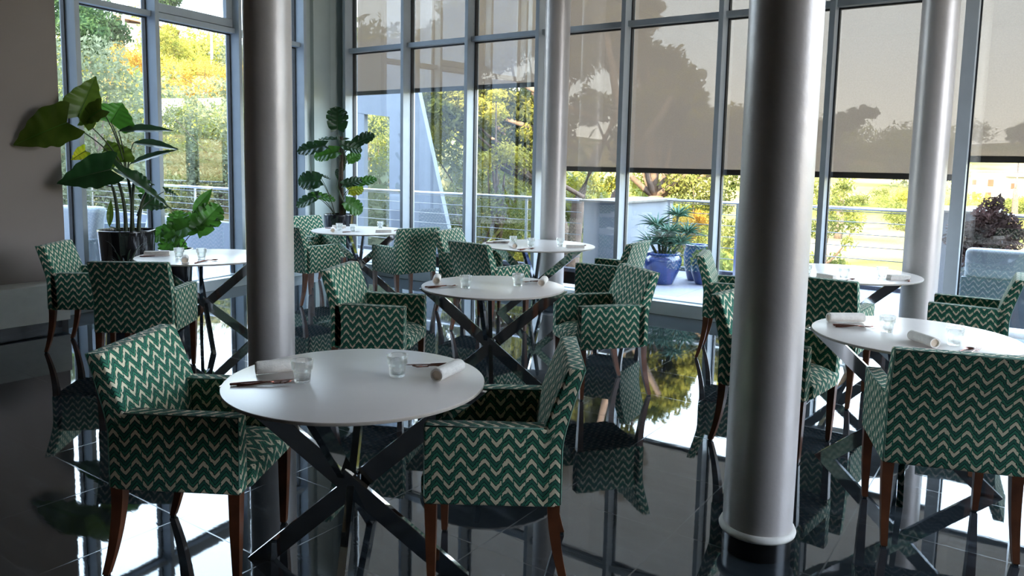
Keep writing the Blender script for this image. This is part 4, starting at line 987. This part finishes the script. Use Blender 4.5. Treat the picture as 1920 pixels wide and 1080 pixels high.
TL = {'oliveA': ('olive_tree', 'large grey green olive tree filling the first left window pane', 'tree', .055, 15000), 'oliveB': ('olive_tree', 'grey green olive tree in the second left window pane and behind the left column', 'tree', .055, 15000),
 'pineL': ('pine_tree', 'dark green pine at the top left of the hillside', 'tree', .11, 9000), 'cypress': ('upright_conifer', 'bright yellow green upright conifer on the hill, right of the stone house', 'tree', .07, 6000),
 'orangeA': ('orange_shrub', 'orange autumn shrub below the stone house', 'shrub', .05, 5000), 'orangeB': ('orange_shrub', 'orange autumn shrubs in a row below the upright conifer', 'shrub', .05, 8000),
 'hillA': ('hill_tree', 'yellow green trees along the left skyline around the pale pole', 'tree', .12, 9000), 'pineTop': ('pine_tree', 'small dark pine crown above the left transom', 'tree', .12, 2500),
 'pineM': ('pine_tree', 'big near pine with twisting branches behind the windows left of the slim column', 'tree', .058, 48000), 'pineM2': ('pine_tree', 'tall broad pine seen as a silhouette through the long screens', 'tree', .075, 52000),
 'gorse': ('yellow_bush', 'sunlit yellow bush below the big near pine', 'bush', .045, 13000), 'shrubM': ('green_bush', 'green bush beyond the terrace railing right of the slanted wall', 'bush', .035, 18000),
 'shrubL': ('olive_tree', 'grey green tree seen through the opening of the slanted wall', 'tree', .04, 12000), 'shrubL2': ('yellow_bush', 'yellow green bush high in the opening of the slanted wall', 'bush', .04, 5000),
 'shrubR': ('green_bush', 'green bush beyond the railing behind the aloe', 'bush', .04, 12000), 'shrubR2': ('yellow_bush', 'sunlit yellow foliage above the pale terrace block', 'bush', .04, 7000),
 'gorseF': ('yellow_bush', 'sunlit yellow green foliage hanging in front of the pine branches, left of the slim column', 'bush', .035, 14000),
 'shrubO': ('orange_bush', 'orange bush beyond the railing directly behind the aloe', 'bush', .035, 4000), 'treeR': ('green_tree', 'green tree beyond the railing just right of the big front column', 'tree', .06, 9000),
 'umbrella': ('umbrella_pine', 'dark umbrella pine on the far skyline right of the big front column', 'tree', .2, 5000), 'umbrella2': ('umbrella_pine', 'dark umbrella pine on the far skyline at the right edge', 'tree', .2, 2500)}
kindmat = {'pineM': 'pine', 'pineM2': 'pine'}
rng = np.random.RandomState(8)
for key, (kind, blobs) in TR.items():
    nm, lab, cat, ls, n = TL[key]
    B = np.array([b for b in blobs if not (-11.6 < b[0] < -7.9 and b[1] - b[3] < 10.75)]); cx_, cy_ = float(B[:, 0].mean()), float(B[:, 1].mean()); g = float(hgt(np.array(cx_), np.array(cy_))) - .2
    r = empty(nm, (cx_, cy_, g)); tag(r, lab, cat)
    Bl = B.copy(); Bl[:, 0] -= cx_; Bl[:, 1] -= cy_; Bl[:, 2] -= g
    if key not in ('pineM', 'pineM2', 'umbrella', 'umbrella2', 'pineL', 'pineTop'):   # crowns reach down to the ground
        low = Bl.copy(); low[:, 2] *= .5; low[:, 3] *= 1.1; Bl = np.concatenate([Bl, low])
    V, F = leafcloud(rng, n, ls, Bl, shell=.35); o = bpy.data.objects.new('foliage', mesh_np('foliage', V, F, LM[kind])); C.objects.link(o); o.parent = r
    bm = bmesh.new(); zt = float(Bl[:, 2].max()); tr_ = max(.06, zt * .025)
    sx = .0
    if key == 'pineM': base = Vector((2.2, .6, 0))
    elif key == 'pineM2': base = Vector((.5, -1.6, 0))
    else: base = Vector((0, 0, 0))
    hub = Vector((base.x * .5, base.y * .5, zt * .5))
    tube(bm, bez(base, (base + hub) / 2 + Vector((.15, .1, 0)), hub, 6), [tr_ * (1.3 - .5 * q / 6) for q in range(7)], 8)
    obj('trunk', bm, M_['bark'], r, True)
    for q, b in enumerate(Bl[:len(B)]):
        if q % (1 if key.startswith('pineM') else 3): continue
        e = Vector(b[:3]); m1 = (hub + e) / 2 + Vector((rng.normal() * .25, rng.normal() * .25, -.12 * (e - hub).length)) * (1 if key.startswith('pineM') else .5)
        bm = bmesh.new(); tube(bm, bez(hub, m1, e, 8), [tr_ * (.34 - .28 * z / 8) for z in range(9)], 6); obj('branch', bm, M_['bark'], r, True)
# two leaning trunks of the big pine and a long sweeping branch
def limb(name, lab, pts, rads):
    r = empty(name, pts[0]); tag(r, lab, 'tree trunk'); p0 = Vector(pts[0]); bm = bmesh.new(); tube(bm, [Vector(p) - p0 for p in pts], rads, 12); obj('trunk', bm, M_['bark'], r, True)
    return r
limb('leaning_trunk', 'thick leaning pine trunk just right of the slim column, above the railing', [(-7.3, 12.3, -2.9), (-7.25, 12.35, -1), (-7.15, 12.45, .9), (-6.85, 12.5, 1.7), (-6.5, 12.7, 2.6), (-6.9, 12.9, 4.0)], [.17, .14, .12, .10, .08, .05])
limb('leaning_trunk', 'second pine trunk forking above the left end of the pale terrace block', [(-7.5, 13.5, -2.9), (-7.2, 13.5, -.5), (-6.9, 13.5, 1.0), (-6.45, 13.55, 1.9), (-5.9, 13.7, 2.9)], [.16, .13, .10, .08, .05])
limb('sweeping_branch', 'long pale branch sweeping down behind the railing right of the slanted wall', [(-6.9, 12.2, 1.0), (-7.6, 12.1, 1.35), (-8.3, 12.0, 1.75), (-9.0, 12.0, 2.15), (-9.5, 12.0, 2.6)], [.045, .04, .035, .03, .02])
limb('sweeping_branch', 'thick branch crossing high behind the slim column', [(-6.9, 12.6, 2.4), (-7.6, 12.3, 2.75), (-8.3, 12.2, 3.1), (-9.2, 12.0, 3.2)], [.07, .06, .05, .03])
limb('sweeping_branch', 'dark branch running left behind the windows beside the slanted wall', [(-7.3, 12.6, 1.9), (-8.2, 12.3, 2.3), (-8.9, 12.2, 2.5), (-9.8, 12.1, 2.75)], [.06, .05, .04, .025])

# scattered bushes on the hills (copies of a few crowns)
protoB = []
for q in range(4):
    bl = [(rng.normal() * .35, rng.normal() * .35, .45 + rng.rand() * .4, .42 + .2 * rng.rand()) for _ in range(7)]
    V, F = leafcloud(rng, 2600, .055, bl, shell=.45); protoB.append((V, F))
def sector(a0, a1, r0, r1, n, kinds, s0, s1, lab, nm='hillside_scrub'):
    out = {}
    for _ in range(n):
        a = math.radians(124.79 - (a0 + (a1 - a0) * rng.rand())); r_ = math.sqrt(r0 * r0 + (r1 * r1 - r0 * r0) * rng.rand())
        sc = s0 + (s1 - s0) * rng.rand(); kd = kinds[rng.randint(len(kinds))]; x, y = r_ * math.cos(a), r_ * math.sin(a)
        V, F = protoB[rng.randint(4)]; n_ = 4 * (2600 if r0 < 60 else 1500); q = rng.rand() * 6.28; c_, s_ = math.cos(q), math.sin(q)
        P = V[:n_] * sc; P = np.stack([P[:, 0] * c_ - P[:, 1] * s_ + x, P[:, 0] * s_ + P[:, 1] * c_ + y, P[:, 2] * (.8 + .4 * rng.rand()) + float(hgt(np.array(x), np.array(y))) - .15 * sc], 1)
        out.setdefault(kd, []).append(P)
    r = empty(nm, (0, 0, 0)); tag(r, lab, 'scrub', kind='stuff')
    for kd, L in out.items():
        P = np.concatenate(L); o = bpy.data.objects.new(kd + '_scrub' if kd not in ('ygreen',) else 'yellow_green_scrub', mesh_np('scrub', P, np.arange(len(P)).reshape(-1, 4), LM[kd])); C.objects.link(o); o.parent = r; o['kind'] = 'stuff'
sector(-42, -17, 24, 34, 16, ['olive', 'olive', 'ygreen'], 1.4, 2.2, 'grey green scrub on the lower left hillside behind the olive trees')
sector(-42, -13, 46, 62, 40, ['ygreen', 'yellow', 'olive', 'yellow', 'green'], 1.4, 2.3, 'sunlit scrub on the upper left hillside')
sector(-42, -10, 62, 95, 34, ['ygreen', 'olive', 'green'], 2.2, 3.4, 'scrub along the far left skyline')
sector(-13, 13, 19, 36, 34, ['olive', 'ygreen', 'green', 'yellow'], 2.4, 4.0, 'scrub on the slope behind the pines in the middle')
sector(-12, 14, 36, 80, 30, ['ygreen', 'yellow', 'green'], 2.4, 4.5, 'sunlit scrub far behind the pines in the middle')
sector(18, 44, 90, 132, 60, ['ygreen', 'yellow', 'green', 'green', 'ygreen'], 1.3, 2.3, 'sunlit scrub on the valley side at the far right')
sector(12, 90, 150, 260, 62, ['ygreen', 'green', 'olive', 'green'], 5, 9, 'woodland on the distant right hills')
sector(44, 100, 30, 120, 26, ['ygreen', 'yellow', 'green'], 2, 4, 'scrub in the valley beyond the right edge of the view')

# house, poles and wires, white villa
r = empty('stone_house', (-51.0, 29.2, 7.3)); r.rotation_euler = (0, 0, math.radians(62)); tag(r, 'small stone house with green shutter on the left hillside', 'house')
fbox('house_wall', -1.7, 1.7, -1.6, 3.0, -1.5, 3.0, M_['housewall'], r)
bm = bmesh.new(); prism(bm, [(-2.0, 3.30), (2.0, 2.75), (2.0, 2.90), (-2.0, 3.45)], -1.9, 3.3); obj('roof', bm, M_['rooftile'], r)
fbox('shutter', .75, 1.35, -1.66, -1.60, 1.3, 2.4, M_['shutter'], r)
for (x, y, z0, z1, lab) in [(-39.6, 21.4, 4.8, 13.2, 'tall pale utility pole in front of the stone house'), (-41.56, 27.8, 5.0, 9.35, 'short pale utility pole on the hill, right of the upright conifer')]:
    r = empty('utility_pole', (x, y, z0)); tag(r, lab, 'utility pole'); bm = bmesh.new(); tube(bm, [(0, 0, 0), (0, 0, z1 - z0)], [.09, .06], 10); obj('pole_shaft', bm, M_['pole'], r, True)
for k, (a, b) in enumerate([((-39.6, 21.4, 11.6), (-60, 44, 15.5)), ((-39.6, 21.4, 10.0), (-41.56, 27.8, 9.2)), ((-41.56, 27.8, 9.25), (-30, 48, 9.4)), ((-30, 10, 9.2), (-39.6, 21.4, 10.0))]):
    bm = bmesh.new(); a, b = Vector(a), Vector(b); tube(bm, [Vector((0, 0, 0)), (b - a) / 2 - Vector((0, 0, .3)), b - a], .018, 5)
    o = obj('power_cable', bm, M_['wire'], None, True); o.location = a
    tag(o, ['power cable rising to the right from the tall pale pole', 'power cable between the tall and the short pale pole', 'power cable running right from the short pale pole', 'power cable coming from the left edge to the tall pale pole'][k], 'cable')
r = empty('white_villa', (-5.0, 141, -3.0)); tag(r, 'white villa with small openings on the far right hillside', 'villa')
fbox('villa_wall', -4.4, 2.6, -1, 5, 0, 4.9, M_['plaster'], r); fbox('villa_wing', 2.6, 12, .5, 5, 0, 4.0, M_['plaster'], r)
fbox('roof_slab', 0.2, 13, -1.6, 5.4, 4.2, 4.45, M_['plaster'], r); fbox('flat_roof', -4.6, 2.8, -1.2, 5.2, 4.9, 5.1, M_['plaster'], r)
for (x, z, w_, h) in [(-3.9, 2.8, .6, .8), (-1.7, 2.6, .8, 1.1), (-3.8, .6, .5, 1.1), (-1.9, .4, .8, 1.3), (1.2, 2.3, .5, .9), (5.2, 1.9, .5, 1.6), (7.5, 2.3, 1.6, .7)]:
    fbox('window_opening', x - w_ / 2, x + w_ / 2, -1.04 if x < 2.6 else .44, -1.0 if x < 2.6 else .5, z, z + h, M_['opening'], r)
fbox('awning', 3.2, 6.2, -1.0, .5, 1.5, 1.62, M_['opening'], r)
